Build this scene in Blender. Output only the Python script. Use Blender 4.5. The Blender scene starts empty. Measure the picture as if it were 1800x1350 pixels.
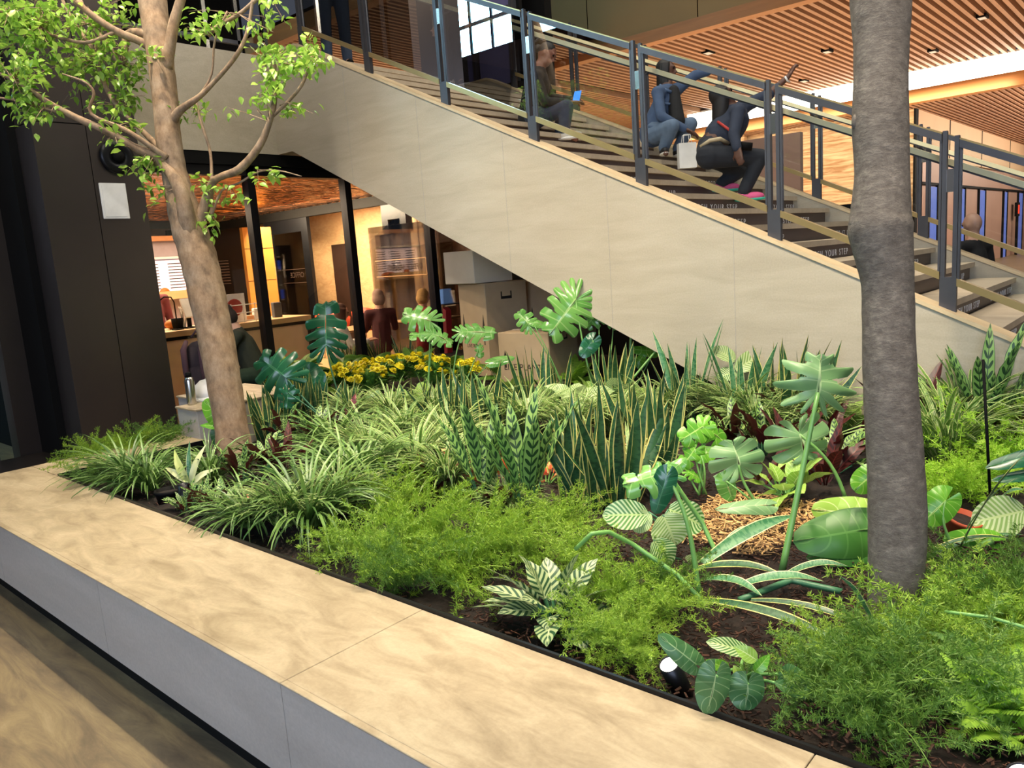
import bpy, math, random
from math import sin, cos, pi, radians, sqrt, atan2
from mathutils import Vector, Matrix, Euler
random.seed(7)
V = Vector
C = bpy.context.scene.collection

# ------------------------------------------------------------------ camera
YAW, PITCH, ROLL, FPX, CH = radians(41.9), radians(-9.35), radians(4.1), 1360.0, 1.62
fw = V((-sin(YAW)*cos(PITCH), cos(YAW)*cos(PITCH), sin(PITCH)))
rt0 = V((cos(YAW), sin(YAW), 0)); up0 = rt0.cross(fw)
RT = rt0*cos(ROLL) - up0*sin(ROLL); UPV = up0*cos(ROLL) + rt0*sin(ROLL)
CAM = V((0, 0, CH))
cd = bpy.data.cameras.new('camera'); cam = bpy.data.objects.new('camera', cd); C.objects.link(cam)
cam.matrix_world = Matrix(((RT.x, UPV.x, -fw.x, 0), (RT.y, UPV.y, -fw.y, 0), (RT.z, UPV.z, -fw.z, CH), (0, 0, 0, 1)))
cd.sensor_fit = 'HORIZONTAL'; cd.sensor_width = 36.0; cd.lens = FPX/1800*36; cd.clip_start = .05; cd.clip_end = 300
sc = bpy.context.scene; sc.camera = cam
sc.view_settings.view_transform = 'Standard'; sc.view_settings.look = 'None'
sc.view_settings.gamma = 1; sc.view_settings.use_curve_mapping = False
sc.view_settings.exposure = 0.12

def ray(x, y): return (RT*((x-900)/FPX) + UPV*(-(y-675)/FPX) + fw)
def U(x, y, ax, val):
    """a measured image point placed on the world plane axis=val"""
    d = ray(x, y); t = (val-CAM[ax])/d[ax]; return CAM + d*t
def UD(x, y, dep): return CAM + ray(x, y)*dep
def depth(p): return (V(p)-CAM).dot(fw)

# ------------------------------------------------------------------ world and main lights
w = bpy.data.worlds.new('world'); sc.world = w; w.use_nodes = True
w.node_tree.nodes['Background'].inputs[0].default_value = (.50, .56, .72, 1)
w.node_tree.nodes['Background'].inputs[1].default_value = .10

def spot(name, loc, target, power, col, size=60, blend=.5, rad=.06):
    l = bpy.data.lights.new(name, 'SPOT'); l.energy = power; l.color = col; l.spot_size = radians(size); l.spot_blend = blend
    l.shadow_soft_size = rad
    o = bpy.data.objects.new(name, l); C.objects.link(o); o.location = loc
    o.rotation_euler = (V(target)-V(loc)).to_track_quat('-Z', 'Y').to_euler(); return o
def area(name, loc, target, power, col, sx, sy):
    l = bpy.data.lights.new(name, 'AREA'); l.energy = power; l.color = col; l.shape = 'RECTANGLE'; l.size = sx; l.size_y = sy
    o = bpy.data.objects.new(name, l); C.objects.link(o); o.location = loc
    o.rotation_euler = (V(target)-V(loc)).to_track_quat('-Z', 'Y').to_euler(); return o
WARM = (1, .84, .62); WHT = (1, .90, .74); COOL = (.66, .76, 1)
# ceiling spots over the planting (the atrium's own track spots)
for i, (x, y, tx, ty, p) in enumerate([(-5.6, 2.9, -5.2, 2.2, 480), (-3.7, 2.6, -3.5, 2.1, 720), (-1.5, 2.6, -1.7, 2.0, 730), (.8, 2.4, .3, 2.0, 420),
                                      (-3.2, 1.6, -3.4, 4.4, 720), (-1.0, 1.4, -1.5, 4.2, 720), (.9, 1.2, 0.1, 4.0, 520), (-5.2, 1.5, -5.4, 4.2, 620)]):
    spot('atrium_spot', (x, y, 6.2), (tx, ty, .4), p, WARM, 58, .7, .05)
for i, (x, tx) in enumerate([(-4.6, -4.6), (-1.6, -1.8)]):  # extra spots added to brighten the handrails and stair
    spot('stair_fill_spot', (x, .2, 6.6), (tx, 5.3, 2.7), 300, (1, .90, .74), 50, .8, .08)
# soft fill areas added to brighten the stair and lobby
area('lobby_glow', (-5.5, 6.8, 9.5), (-4.6, 6.4, 3), 230, WHT, 5, 3)
area('stair_glow', (-1.0, 6.6, 8.5), (-1.8, 6.4, 1), 260, WHT, 5, 3)
area('stair_wall_wash', (-3.0, .6, 7.2), (-3.2, 5.1, 1.6), 230, (1, .88, .70), 7, .6)
area('far_lobby_glow', (-7, 20, .3), (-7, 20, 6), 850, (1, .78, .55), 16, 9)
area('far_lobby_downlight', (-9, 24.6, 5.0), (-9, 26.6, 2.5), 330, (1, .80, .55), 10, 1)
area('landing_ceiling_glow', (-20, 16, .5), (-20, 16, 6), 900, (1, .62, .32), 12, 10)
area('far_storefront_glow', (-2.5, 36, 4.6), (-6.8, 36, 2), 900, (1, .82, .66), 20, 1)
area('cafe_glow', (-10.5, 6.0, 2.75), (-10.5, 6.4, 0), 520, (1, .74, .48), 3.0, 4.5)
area('cafe_back_glow', (-12.4, 8.2, 2.7), (-12.6, 9.7, 1.5), 330, (1, .78, .50), 3.5, .5)
# street daylight from the glazed front behind the viewer
area('daylight', (2.5, -7.0, 3.6), (-2, 3, .5), 800, COOL, 9, 3.4)

# ------------------------------------------------------------------ materials
def lin(c):
    if isinstance(c, str):
        c = c.lstrip('#'); c = [int(c[i:i+2], 16)/255 for i in (0, 2, 4)]
    return tuple((x/12.92 if x <= .04045 else ((x+.055)/1.055)**2.4) for x in c) + (1,)

class NT:
    def __init__(s, name):
        s.m = bpy.data.materials.new(name); s.m.use_nodes = True; s.t = s.m.node_tree; s.n = s.t.nodes
        s.b = s.n['Principled BSDF']; s.out = s.n['Material Output']
    def node(s, ty, **k):
        n = s.n.new(ty)
        for a, v in k.items(): setattr(n, a, v)
        return n
    def link(s, a, b): s.t.links.new(a, b)
    def put(s, sock, v):
        if hasattr(v, 'is_output') or isinstance(v, bpy.types.NodeSocket): s.link(v, sock)
        else: sock.default_value = v
    def ma(s, op, a, b=0.0, c=0.0):
        n = s.node('ShaderNodeMath', operation=op); s.put(n.inputs[0], a)
        if len(n.inputs) > 1: s.put(n.inputs[1], b)
        if len(n.inputs) > 2: s.put(n.inputs[2], c)
        return n.outputs[0]
    def mix(s, f, a, b):
        n = s.node('ShaderNodeMix', data_type='RGBA'); s.put(n.inputs[0], f); s.put(n.inputs[6], a); s.put(n.inputs[7], b); return n.outputs[2]
    def ramp(s, f, stops, interp='LINEAR'):
        n = s.node('ShaderNodeValToRGB'); s.link(f, n.inputs[0]); n.color_ramp.interpolation = interp
        e = n.color_ramp.elements
        while len(e) < len(stops): e.new(.5)
        for i, (p, c) in enumerate(stops): e[i].position = p; e[i].color = c
        return n.outputs[0]
    def coord(s, which='Object', scale=None):
        o = s.node('ShaderNodeTexCoord').outputs[which]
        if scale:
            mp = s.node('ShaderNodeMapping'); s.link(o, mp.inputs[0]); mp.inputs['Scale'].default_value = scale; o = mp.outputs[0]
        return o
    def noise(s, vec, scale, detail=4, rough=.55, dist=0):
        n = s.node('ShaderNodeTexNoise'); s.link(vec, n.inputs['Vector']); n.inputs['Scale'].default_value = scale
        n.inputs['Detail'].default_value = detail; n.inputs['Roughness'].default_value = rough; n.inputs['Distortion'].default_value = dist
        return n.outputs['Fac']
    def bump(s, h, strength=.3, dist=.01):
        n = s.node('ShaderNodeBump'); s.link(h, n.inputs['Height']); n.inputs['Strength'].default_value = strength
        n.inputs['Distance'].default_value = dist; s.link(n.outputs[0], s.b.inputs['Normal']); return n

def pm(name, col, rough=.5, metal=0, var=.12, scale=6, bump=0, emit=None, estr=0, spec=None, stretch=None):
    """plain material: one colour with a little grain of its own"""
    t = NT(name); c = lin(col)
    v = t.coord('Object', stretch)
    f = t.noise(v, scale)
    a = tuple(x*(1-var) for x in c[:3])+(1,); b = tuple(min(1, x*(1+var)) for x in c[:3])+(1,)
    t.link(t.ramp(f, [(.3, a), (.7, b)]), t.b.inputs['Base Color'])
    t.b.inputs['Roughness'].default_value = rough; t.b.inputs['Metallic'].default_value = metal
    if spec is not None: t.b.inputs['Specular IOR Level'].default_value = spec
    if bump: t.bump(f, bump)
    if emit: t.b.inputs['Emission Color'].default_value = lin(emit); t.b.inputs['Emission Strength'].default_value = estr
    return t.m

def stone(name, c1, c2, c3, rough=.55, stretch=(1.2, 5, 5), sc_=1.6):
    t = NT(name); v = t.coord('Object', stretch)
    f = t.noise(v, sc_, 8, .62, .6); g = t.noise(t.coord('Object'), 90, 3, .6)
    base = t.ramp(f, [(.28, lin(c1)), (.5, lin(c2)), (.72, lin(c3))])
    gr = t.ramp(g, [(.35, (.80, .80, .80, 1)), (.65, (1, 1, 1, 1))])
    n = t.node('ShaderNodeMix', data_type='RGBA', blend_type='MULTIPLY'); n.inputs[0].default_value = .45
    t.link(base, n.inputs[6]); t.link(gr, n.inputs[7]); t.link(n.outputs[2], t.b.inputs['Base Color'])
    t.b.inputs['Roughness'].default_value = rough; t.bump(g, .08, .003); return t.m

def glassm(name, tint=(1, 1, 1, 1), ior=1.5, boost=1.0, rough=0.0):
    t = NT(name); t.n.remove(t.b)
    tr = t.node('ShaderNodeBsdfTransparent'); tr.inputs[0].default_value = tint
    gl = t.node('ShaderNodeBsdfGlossy'); gl.inputs['Roughness'].default_value = rough
    fr = t.node('ShaderNodeFresnel'); fr.inputs[0].default_value = ior
    f = t.ma('MULTIPLY', fr.outputs[0], boost)
    mx = t.node('ShaderNodeMixShader'); t.link(f, mx.inputs[0]); t.link(tr.outputs[0], mx.inputs[1]); t.link(gl.outputs[0], mx.inputs[2])
    t.link(mx.outputs[0], t.out.inputs[0]); return t.m

def leafm(name, kind, cols, rough=.38, transl=.22, K=9, under=None, thr=.72, slant=.9):
    t = NT(name); L = [lin(c) for c in cols]
    uvn = t.node('ShaderNodeUVMap'); sx = t.node('ShaderNodeSeparateXYZ'); t.link(uvn.outputs[0], sx.inputs[0])
    u, v = sx.outputs[0], sx.outputs[1]
    au = t.ma('ABSOLUTE', t.ma('MULTIPLY_ADD', u, 2.0, -1.0))
    geo = t.node('ShaderNodeNewGeometry'); oi = t.node('ShaderNodeObjectInfo')
    rnd = t.ma('FRACT', t.ma('ADD', geo.outputs['Random Per Island'], oi.outputs['Random']))
    base = t.mix(rnd, L[0], L[1])
    sn = t.noise(t.coord('Object'), 25, 2)
    if kind == 'margin':
        bands = t.noise(t.coord('UV', (1.2, 26, 1)), 1.0, 3)
        base = t.mix(t.ma('MULTIPLY', t.ma('GREATER_THAN', bands, .5), .55), base, L[2])
        edge = t.ma('ADD', au, t.ma('MULTIPLY_ADD', sn, .16, -.08))
        base = t.mix(t.ma('GREATER_THAN', edge, thr), base, L[3])
    elif kind == 'herring':
        ph = t.ma('SUBTRACT', t.ma('MULTIPLY', v, K), t.ma('MULTIPLY', au, slant))
        s_ = t.ma('SINE', t.ma('MULTIPLY', ph, 2*pi))
        s2 = t.ma('ADD', s_, t.ma('MULTIPLY_ADD', sn, .8, -.4))
        f = t.node('ShaderNodeMapRange'); t.link(s2, f.inputs[0]); f.inputs[1].default_value = -.25; f.inputs[2].default_value = .35
        base = t.mix(f.outputs[0], base, L[2])
        base = t.mix(t.ma('LESS_THAN', au, .06), base, L[3])
    elif kind == 'spots':
        ph = t.ma('FRACT', t.ma('SUBTRACT', t.ma('MULTIPLY', v, K), t.ma('MULTIPLY', au, slant)))
        e1 = t.ma('POWER', t.ma('DIVIDE', t.ma('ABSOLUTE', t.ma('SUBTRACT', ph, .5)), .27), 2.0)
        e2 = t.ma('POWER', t.ma('DIVIDE', t.ma('ABSOLUTE', t.ma('SUBTRACT', au, .40)), .36), 2.0)
        base = t.mix(t.ma('LESS_THAN', t.ma('ADD', e1, e2), 1.0), base, L[2])
        base = t.mix(t.ma('LESS_THAN', au, .07), base, L[2])
        base = t.mix(t.ma('GREATER_THAN', au, .92), base, L[2])
    elif kind == 'veins':
        ph = t.ma('SUBTRACT', t.ma('MULTIPLY', v, K), t.ma('MULTIPLY', au, slant))
        s_ = t.ma('ABSOLUTE', t.ma('SINE', t.ma('MULTIPLY', ph, pi)))
        base = t.mix(t.ma('MULTIPLY', t.ma('LESS_THAN', s_, .16), .6), base, L[2])
        base = t.mix(t.ma('LESS_THAN', au, .045), base, L[2])
    elif kind == 'aglao':
        base = t.mix(t.ma('GREATER_THAN', t.ma('ADD', au, t.ma('MULTIPLY', sn, .8)), .95), base, L[2])
        base = t.mix(t.ma('LESS_THAN', t.ma('ADD', t.ma('ADD', au, t.ma('MULTIPLY', v, .9)), t.ma('MULTIPLY', sn, .5)), .75), base, L[3])
    if under:
        base = t.mix(geo.outputs['Backfacing'], base, lin(under))
    t.link(base, t.b.inputs['Base Color']); t.b.inputs['Roughness'].default_value = rough
    tr = t.node('ShaderNodeBsdfTranslucent'); t.link(base, tr.inputs[0])
    mx = t.node('ShaderNodeMixShader'); mx.inputs[0].default_value = transl
    t.link(t.b.outputs[0], mx.inputs[1]); t.link(tr.outputs[0], mx.inputs[2]); t.link(mx.outputs[0], t.out.inputs[0])
    return t.m

M = {}
M['benchtop'] = stone('bench_stone', '#8e7d61', '#ad9c7e', '#c4b596', .5, (2.6, 7, 7), 1.5)
M['fascia'] = stone('fascia_stone', '#a29d96', '#aaa59e', '#b2ada6', .6, (1, 3, 6), 1.2)
M['stringer'] = stone('stringer_stone', '#aca28e', '#b6ac98', '#beb5a2', .6, (.7, 2, 4), 2.2)
M['black'] = pm('black_paint', '#101010', .7, spec=.12)
M['blackmetal'] = pm('black_metal', '#1d1e22', .35, .6)
M['bronze'] = pm('dark_bronze_cladding', '#5a524e', .34, .8, .05, 2)
M['steel'] = pm('blackened_steel', '#55565c', .4, .6, .1)
M['steel2'] = pm('bronze_edge_steel', '#6d5648', .35, .8, .1); M['brasshi'] = pm('brass_highlight_metal', '#c2ab78', .3, .7, .08)  # second metal has the rails' reflected highlight put into its colour
M['rail'] = pm('pale_ash_handrail', '#fbedbb', .4, 0, .05)
M['cap'] = pm('pale_cap', '#cbb692', .5)
M['tread'] = stone('tread_stone', '#b5a690', '#c2b39c', '#cbbda6', .55)
M['riser'] = pm('riser_walnut', '#4c3a33', .45, 0, .25, 3, stretch=(1, .4, 8))
M['white'] = pm('white_paint', '#e9e7e2', .5)
M['letter'] = pm('white_lettering', '#f2f2f2', .5)
M['soil'] = pm('soil', '#1c120c', .95, 0, .6, 30, .8)
M['glass'] = glassm('rail_glass', (.95, .97, .98, 1), 1.5, .8)
M['cglass'] = glassm('storefront_glass', (.93, .93, .93, 1), 1.45, .9)
M['slat'] = pm('slat_wood', '#b98b68', .5, 0, .18, 3, stretch=(6, .3, 6))
M['gap'] = pm('slat_shadow_gap', '#1c0c07', .9, spec=.05)
M['olive'] = pm('bulkhead_panel', '#a98650', .55, 0, .05, 1)
M['orange'] = pm('beam_wood', '#c2854f', .5, 0, .1, 3, stretch=(.4, 4, 4))
M['cream'] = None
t = NT('woven_cream_wall'); vv = t.coord('Object', (.7, 1, 9)); f = t.noise(vv, 1.1, 4, .6, .8)
t.link(t.ramp(f, [(.38, lin('#a87a50')), (.6, lin('#dfbd92'))]), t.b.inputs['Base Color']); t.bump(f, .5, .04); t.b.inputs['Roughness'].default_value = .7; M['cream'] = t.m
t = NT('rippled_cream_wall'); vv = t.coord('Object', (1, 1, 2.2)); f = t.noise(vv, 5, 3, .5, 1.5)
t.link(t.ramp(f, [(.3, lin('#c9a273')), (.7, lin('#dcb98a'))]), t.b.inputs['Base Color']); t.bump(f, .45, .03); t.b.inputs['Roughness'].default_value = .6; M['ripple'] = t.m
t = NT('hammered_copper'); vv = t.coord('Object', (6.5, 1.3, 1)); f = t.noise(vv, 2.0, 2, .5, .5)
t.b.inputs['Base Color'].default_value = lin('#b58a6c'); t.b.inputs['Metallic'].default_value = .9; t.b.inputs['Roughness'].default_value = .22; t.bump(f, 1.0, .22); M['copper'] = t.m
t = NT('floor_stone'); vv = t.coord('Object', (.8, 4.2, 1)); f = t.noise(vv, 2.4, 10, .7, .9); g = t.noise(t.coord('Object', (.5, 1, 1)), 1.3, 4)
b1 = t.ramp(f, [(.25, lin('#463c31')), (.44, lin('#75664f')), (.58, lin('#93815f')), (.8, lin('#b8a684'))])
b2 = t.mix(t.ma('MULTIPLY', g, .5), b1, lin('#6f5f4b'))
t.link(b2, t.b.inputs['Base Color']); t.b.inputs['Roughness'].default_value = .42; t.bump(f, .06, .004); M['floor'] = t.m
M['strip'] = pm('light_strip', '#ffffff', .5, emit='#fff3dc', estr=5)
M['lampglow'] = pm('lamp_glow', '#ffffff', .5, emit='#fff6e4', estr=14)
M['skyglow'] = pm('street_glow', '#ffffff', .5, emit='#9fdcf5', estr=26)
M['card'] = pm('cardboard', '#b09878', .8, 0, .08, 4)
M['cardw'] = pm('white_cardboard', '#cfc4b0', .8, 0, .05, 4)
M['ink'] = pm('black_ink', '#17120f', .7)
M['chrome'] = pm('brushed_steel', '#c9c6c0', .25, 1.0, .05, 20, stretch=(30, 30, .5))
M['woodlt'] = pm('pale_oak', '#cba878', .5, 0, .1, 3, stretch=(4, .5, 4))
M['panelin'] = pm('cafe_panel', '#dfbf9c', .6, 0, .05)
M['darkwall'] = pm('dark_cafe_wall', '#4c382c', .6, 0, .08, 1)
M['beigewall'] = pm('beige_cove_wall', '#cfae88', .6, 0, .04, 1)
M['pinkwall'] = pm('rosy_storefront_wall', '#a98674', .5, 0, .1, .6)
M['bluepane'] = pm('blue_lit_pane', '#5d74b8', .3, emit='#5b78d8', estr=.35)
M['terra'] = pm('terracotta', '#a8431f', .6)

# leaves: leaf colours, one asparagus copy darkened for shade
M['spider'] = leafm('striped_grass_leaf', 'margin', ['#55802f', '#86a952', '#3f6628', '#dcdf9f'], .4, .2, thr=.80)
M['lirio'] = leafm('dark_grass_leaf', 'plain', ['#375f26', '#789a4e'], .35, .15)
M['snake'] = leafm('snake_plant_leaf', 'margin', ['#1c4029', '#295431', '#3f6a40', '#d6ce78'], .4, .06, thr=.80)
M['snakeg'] = leafm('green_snake_plant_leaf', 'margin', ['#2f6a45', '#3c7a4c', '#6d9a6a', '#e4dfa0'], .4, .1, thr=.86)
M['rattle'] = leafm('rattlesnake_leaf', 'spots', ['#7fa651', '#97b766', '#1d4026'], .4, .2, K=8, under='#4a1a1c')
M['rattleg'] = leafm('tall_rattlesnake_leaf', 'spots', ['#6f9a50', '#8fb162', '#1d4026'], .4, .15, K=9)
M['purple'] = leafm('purple_backed_leaf', 'herring', ['#43191b', '#5c2620', '#35120f', '#7a3430'], .4, .18, K=8)
M['orbi'] = leafm('silver_striped_leaf', 'herring', ['#7fa455', '#93b468', '#c6d6a2', '#c0d490'], .38, .22, K=11, slant=2.6)
M['orbid'] = leafm('green_striped_leaf', 'herring', ['#3f7a3a', '#548a41', '#c3d9a0', '#b9d48a'], .38, .2, K=10, slant=2.6)
M['leopard'] = leafm('herringbone_leaf', 'herring', ['#a9ba84', '#b9c895', '#2c5434', '#c8d6a4'], .4, .18, K=7, slant=1.5)
M['monst'] = leafm('monstera_leaf', 'veins', ['#5b9744', '#79b058', '#a5c97e'], .2, .14, K=7, slant=0)
M['monstd'] = leafm('dark_monstera_leaf', 'veins', ['#1b4f33', '#245e40', '#3f7854'], .22, .06, K=7, slant=0)
M['monstg'] = leafm('grey_green_monstera_leaf', 'veins', ['#6b9662', '#7aa36c', '#a3c08c'], .35, .2, K=6, slant=0)
M['bright'] = leafm('bright_green_leaf', 'veins', ['#5aa02c', '#74b838', '#b5dc74'], .3, .3, K=7, slant=.9)
M['broad'] = leafm('broad_green_leaf', 'veins', ['#386f2c', '#4a8236', '#5f9448'], .4, .2, K=7, slant=1.2)
M['phil'] = leafm('velvet_heart_leaf', 'veins', ['#3d6a3c', '#4c7846', '#93b07c'], .4, .15, K=7, slant=1.4)
M['philb'] = leafm('young_heart_leaf', 'veins', ['#8cb84a', '#a6cb5c', '#d8ecaa'], .35, .25, K=7, slant=1.4)
M['needle'] = leafm('asparagus_needle', 'plain', ['#6f9a2c', '#a5c445'], .5, .35)
M['needled'] = leafm('shaded_asparagus_needle', 'plain', ['#4c7a2c', '#7ca044'], .5, .35)  # darker copy of the asparagus needle, shade painted into the colour
M['needley'] = leafm('lime_asparagus_needle', 'plain', ['#9fd035', '#bde04e'], .5, .4)
M['fern'] = leafm('fern_pinna', 'plain', ['#7fae38', '#a2cc48'], .5, .35)
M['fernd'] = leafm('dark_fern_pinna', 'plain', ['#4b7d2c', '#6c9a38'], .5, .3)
M['pale'] = leafm('pale_strap_leaf', 'plain', ['#b9c86a', '#e3e8b4'], .35, .3)
M['aglao'] = leafm('red_aglaonema_leaf', 'aglao', ['#b7cc6a', '#d6dd86', '#e07a5a', '#e8603c'], .35, .25)
M['mumleaf'] = leafm('mum_leaf', 'plain', ['#4f8a3a', '#7aa944'], .5, .25)
M['petal'] = pm('yellow_petal', '#f5e62a', .6)
M['ficus'] = leafm('ficus_leaf', 'plain', ['#6f9f36', '#a8c95a'], .3, .35)
M['stem'] = pm('green_stalk', '#6ea054', .4, 0, .1)
M['stemd'] = pm('dark_stalk', '#3f7150', .4, 0, .1)
t = NT('pale_bark'); f = t.noise(t.coord('Object', (1, 1, .6)), 14, 6, .7); g = t.noise(t.coord('Object', (1, 1, 2)), 3, 3)
t.link(t.mix(g, t.ramp(f, [(.3, lin('#6f5238')), (.5, lin('#9a7752')), (.72, lin('#b99a76'))]), t.ramp(f, [(.35, lin('#5d554b')), (.7, lin('#94887a'))])), t.b.inputs['Base Color'])
t.b.inputs['Roughness'].default_value = .8; t.bump(f, .5, .01); M['bark'] = t.m
t = NT('grey_bark'); f = t.noise(t.coord('Object', (1, 1, 1.6)), 26, 8, .75); g = t.noise(t.coord('Object'), 5, 4)
t.link(t.mix(t.ma('MULTIPLY', g, .9), t.ramp(f, [(.28, lin('#37312c')), (.52, lin('#6d6760')), (.78, lin('#a39b91'))]), lin('#544e48')), t.b.inputs['Base Color'])
t.b.inputs['Roughness'].default_value = .85; t.bump(f, .6, .012); M['greybark'] = t.m

# ------------------------------------------------------------------ mesh builder and tagging
class MB:
    def __init__(s): s.v = []; s.f = []; s.uv = []; s.mi = []; s.cur = 0
    def quad(s, idx, uv=None):
        s.f.append(tuple(idx)); s.uv.append(uv or [(0, 0)]*len(idx)); s.mi.append(s.cur)
    def box(s, x0, x1, y0, y1, z0, z1):
        b = len(s.v)
        for z in (z0, z1):
            for x, y in ((x0, y0), (x1, y0), (x1, y1), (x0, y1)): s.v.append((x, y, z))
        for q in ((3, 2, 1, 0), (4, 5, 6, 7), (0, 1, 5, 4), (1, 2, 6, 5), (2, 3, 7, 6), (3, 0, 4, 7)): s.quad([b+i for i in q])
        return s
    def obox(s, c, ax, ay, az):
        """oriented box: centre and three half-axis vectors"""
        b = len(s.v); c, ax, ay, az = V(c), V(ax), V(ay), V(az)
        for k in (-1, 1):
            for i, j in ((-1, -1), (1, -1), (1, 1), (-1, 1)): s.v.append(tuple(c+ax*i+ay*j+az*k))
        for q in ((3, 2, 1, 0), (4, 5, 6, 7), (0, 1, 5, 4), (1, 2, 6, 5), (2, 3, 7, 6), (3, 0, 4, 7)): s.quad([b+i for i in q])
        return s
    def bar(s, p, q, wv, h):
        """bar from p to q, half width vector wv, half height vector h"""
        p, q = V(p), V(q); return s.obox((p+q)/2, (q-p)/2, wv, h)
    def prism(s, poly, axis, a, b_):
        """extrude a 2D polygon along an axis (poly in the other two axes, in order)"""
        n = len(poly); b = len(s.v)
        for t_ in (a, b_):
            for p in poly:
                q = list(p); q.insert(axis, t_); s.v.append(tuple(q))
        s.quad([b+i for i in range(n)][::-1]); s.quad([b+n+i for i in range(n)])
        for i in range(n): s.quad([b+i, b+(i+1) % n, b+n+(i+1) % n, b+n+i])
        return s
    def tube(s, pts, rad, n=8, cap=True):
        pts = [V(p) for p in pts]; m = len(pts)
        if not hasattr(rad, '__len__'): rad = [rad]*m
        b = len(s.v); ref = V((0, 0, 1)); prev = None
        for i, p in enumerate(pts):
            T = (pts[min(i+1, m-1)]-pts[max(i-1, 0)]).normalized()
            if prev is None:
                a = ref if abs(T.dot(ref)) < .9 else V((1, 0, 0)); X = T.cross(a).normalized()
            else: X = (prev - T*prev.dot(T)).normalized()
            Y = T.cross(X); prev = X
            for k in range(n):
                a = 2*pi*k/n; s.v.append(tuple(p+X*cos(a)*rad[i]+Y*sin(a)*rad[i]))
        for i in range(m-1):
            for k in range(n):
                s.quad([b+i*n+k, b+i*n+(k+1) % n, b+(i+1)*n+(k+1) % n, b+(i+1)*n+k], [(k/n, i/m), ((k+1)/n, i/m), ((k+1)/n, (i+1)/m), (k/n, (i+1)/m)])
        if cap:
            s.quad([b+k for k in range(n)][::-1]); s.quad([b+(m-1)*n+k for k in range(n)])
        return s
    def lathe(s, c, prof, n=24):
        """profile list of (r, z) around vertical axis at c"""
        b = len(s.v); m = len(prof)
        for r, z in prof:
            for k in range(n): s.v.append((c[0]+r*cos(2*pi*k/n), c[1]+r*sin(2*pi*k/n), c[2]+z))
        for i in range(m-1):
            for k in range(n): s.quad([b+i*n+k, b+i*n+(k+1) % n, b+(i+1)*n+(k+1) % n, b+(i+1)*n+k])
        s.quad([b+k for k in range(n)][::-1]); s.quad([b+(m-1)*n+k for k in range(n)]); return s
    def ball(s, c, r, n=12, sx=(1, 1, 1), R=None):
        b = len(s.v); c = V(c); m = n//2+1
        for i in range(m+1):
            ph = pi*i/m
            for k in range(n):
                a = 2*pi*k/n; p = V((sin(ph)*cos(a)*r*sx[0], sin(ph)*sin(a)*r*sx[1], cos(ph)*r*sx[2]))
                if R is not None: p = R @ p
                s.v.append(tuple(c+p))
        for i in range(m):
            for k in range(n): s.quad([b+i*n+k, b+(i+1)*n+k, b+(i+1)*n+(k+1) % n, b+i*n+(k+1) % n])
        return s
    def blade(s, sp, wid, side, fold=0., m=2, wave=0., wk=8, ph=0.):
        """leaf blade: spine points, half widths, side vectors; UV u across, v along"""
        b = len(s.v); n = len(sp)
        for i in range(n):
            T = (sp[min(i+1, n-1)]-sp[max(i-1, 0)]).normalized(); S = side[i] if isinstance(side, list) else side
            S = (S-T*S.dot(T)).normalized(); N = T.cross(S)
            for j in range(m+1):
                u = -1+2*j/m; z = fold*abs(u)*wid[i]
                if wave: z += wave*u*u*sin(wk*i/(n-1)*2*pi+ph+(0 if u > 0 else 1.3))*wid[i]
                s.v.append(tuple(sp[i]+S*u*wid[i]+N*z))
        for i in range(n-1):
            for j in range(m):
                a = b+i*(m+1)+j; v0, v1 = i/(n-1), (i+1)/(n-1); u0, u1 = j/m, (j+1)/m
                s.quad([a, a+m+1, a+m+2, a+1], [(u0, v0), (u0, v1), (u1, v1), (u1, v0)])
        return s
    def mesh(s, name, mats, smooth=False):
        me = bpy.data.meshes.new(name); me.from_pydata([tuple(p) for p in s.v], [], s.f)
        if not isinstance(mats, (list, tuple)): mats = [mats]
        for m_ in mats: me.materials.append(m_)
        me.polygons.foreach_set('material_index', s.mi)
        if smooth: me.polygons.foreach_set('use_smooth', [True]*len(s.f))
        uvl = me.uv_layers.new(name='UVMap'); flat = [c for f in s.uv for p in f for c in p]
        uvl.data.foreach_set('uv', flat); me.update(); return me
    def build(s, name, mats, parent=None, smooth=False):
        o = bpy.data.objects.new(name, s.mesh(name, mats, smooth)); C.objects.link(o)
        if parent is not None: o.parent = parent
        return o

def tag(o, label, cat, group=None, kind=None):
    if label: o['label'] = label
    if cat: o['category'] = cat
    if group: o['group'] = group
    if kind: o['kind'] = kind
    return o
def struct(o): o['kind'] = 'structure'; return o
def empty(name, loc=(0, 0, 0), rz=0, label=None, cat=None, group=None):
    o = bpy.data.objects.new(name, None); o.empty_display_size = .1; C.objects.link(o); o.location = loc; o.rotation_euler = (0, 0, rz)
    return tag(o, label, cat, group)
def bevel(o, w=.01, seg=2):
    m = o.modifiers.new('bevel', 'BEVEL'); m.width = w; m.segments = seg; m.limit_method = 'ANGLE'; return o
def text(body, name, size, mat, parent, M4, extrude=.001, align='LEFT', space=1.0):
    cu = bpy.data.curves.new(name, 'FONT'); cu.body = body; cu.size = size; cu.extrude = extrude; cu.align_x = align; cu.space_character = space
    tmp = bpy.data.objects.new(name+'_tmp', cu); C.objects.link(tmp); bpy.context.view_layer.update()
    dg = bpy.context.evaluated_depsgraph_get(); me = bpy.data.meshes.new_from_object(tmp.evaluated_get(dg)); C.objects.unlink(tmp); bpy.data.objects.remove(tmp)
    me.materials.clear(); me.materials.append(mat); me.transform(M4)
    o = bpy.data.objects.new(name, me); C.objects.link(o)
    if parent is not None: o.parent = parent
    return o
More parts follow.
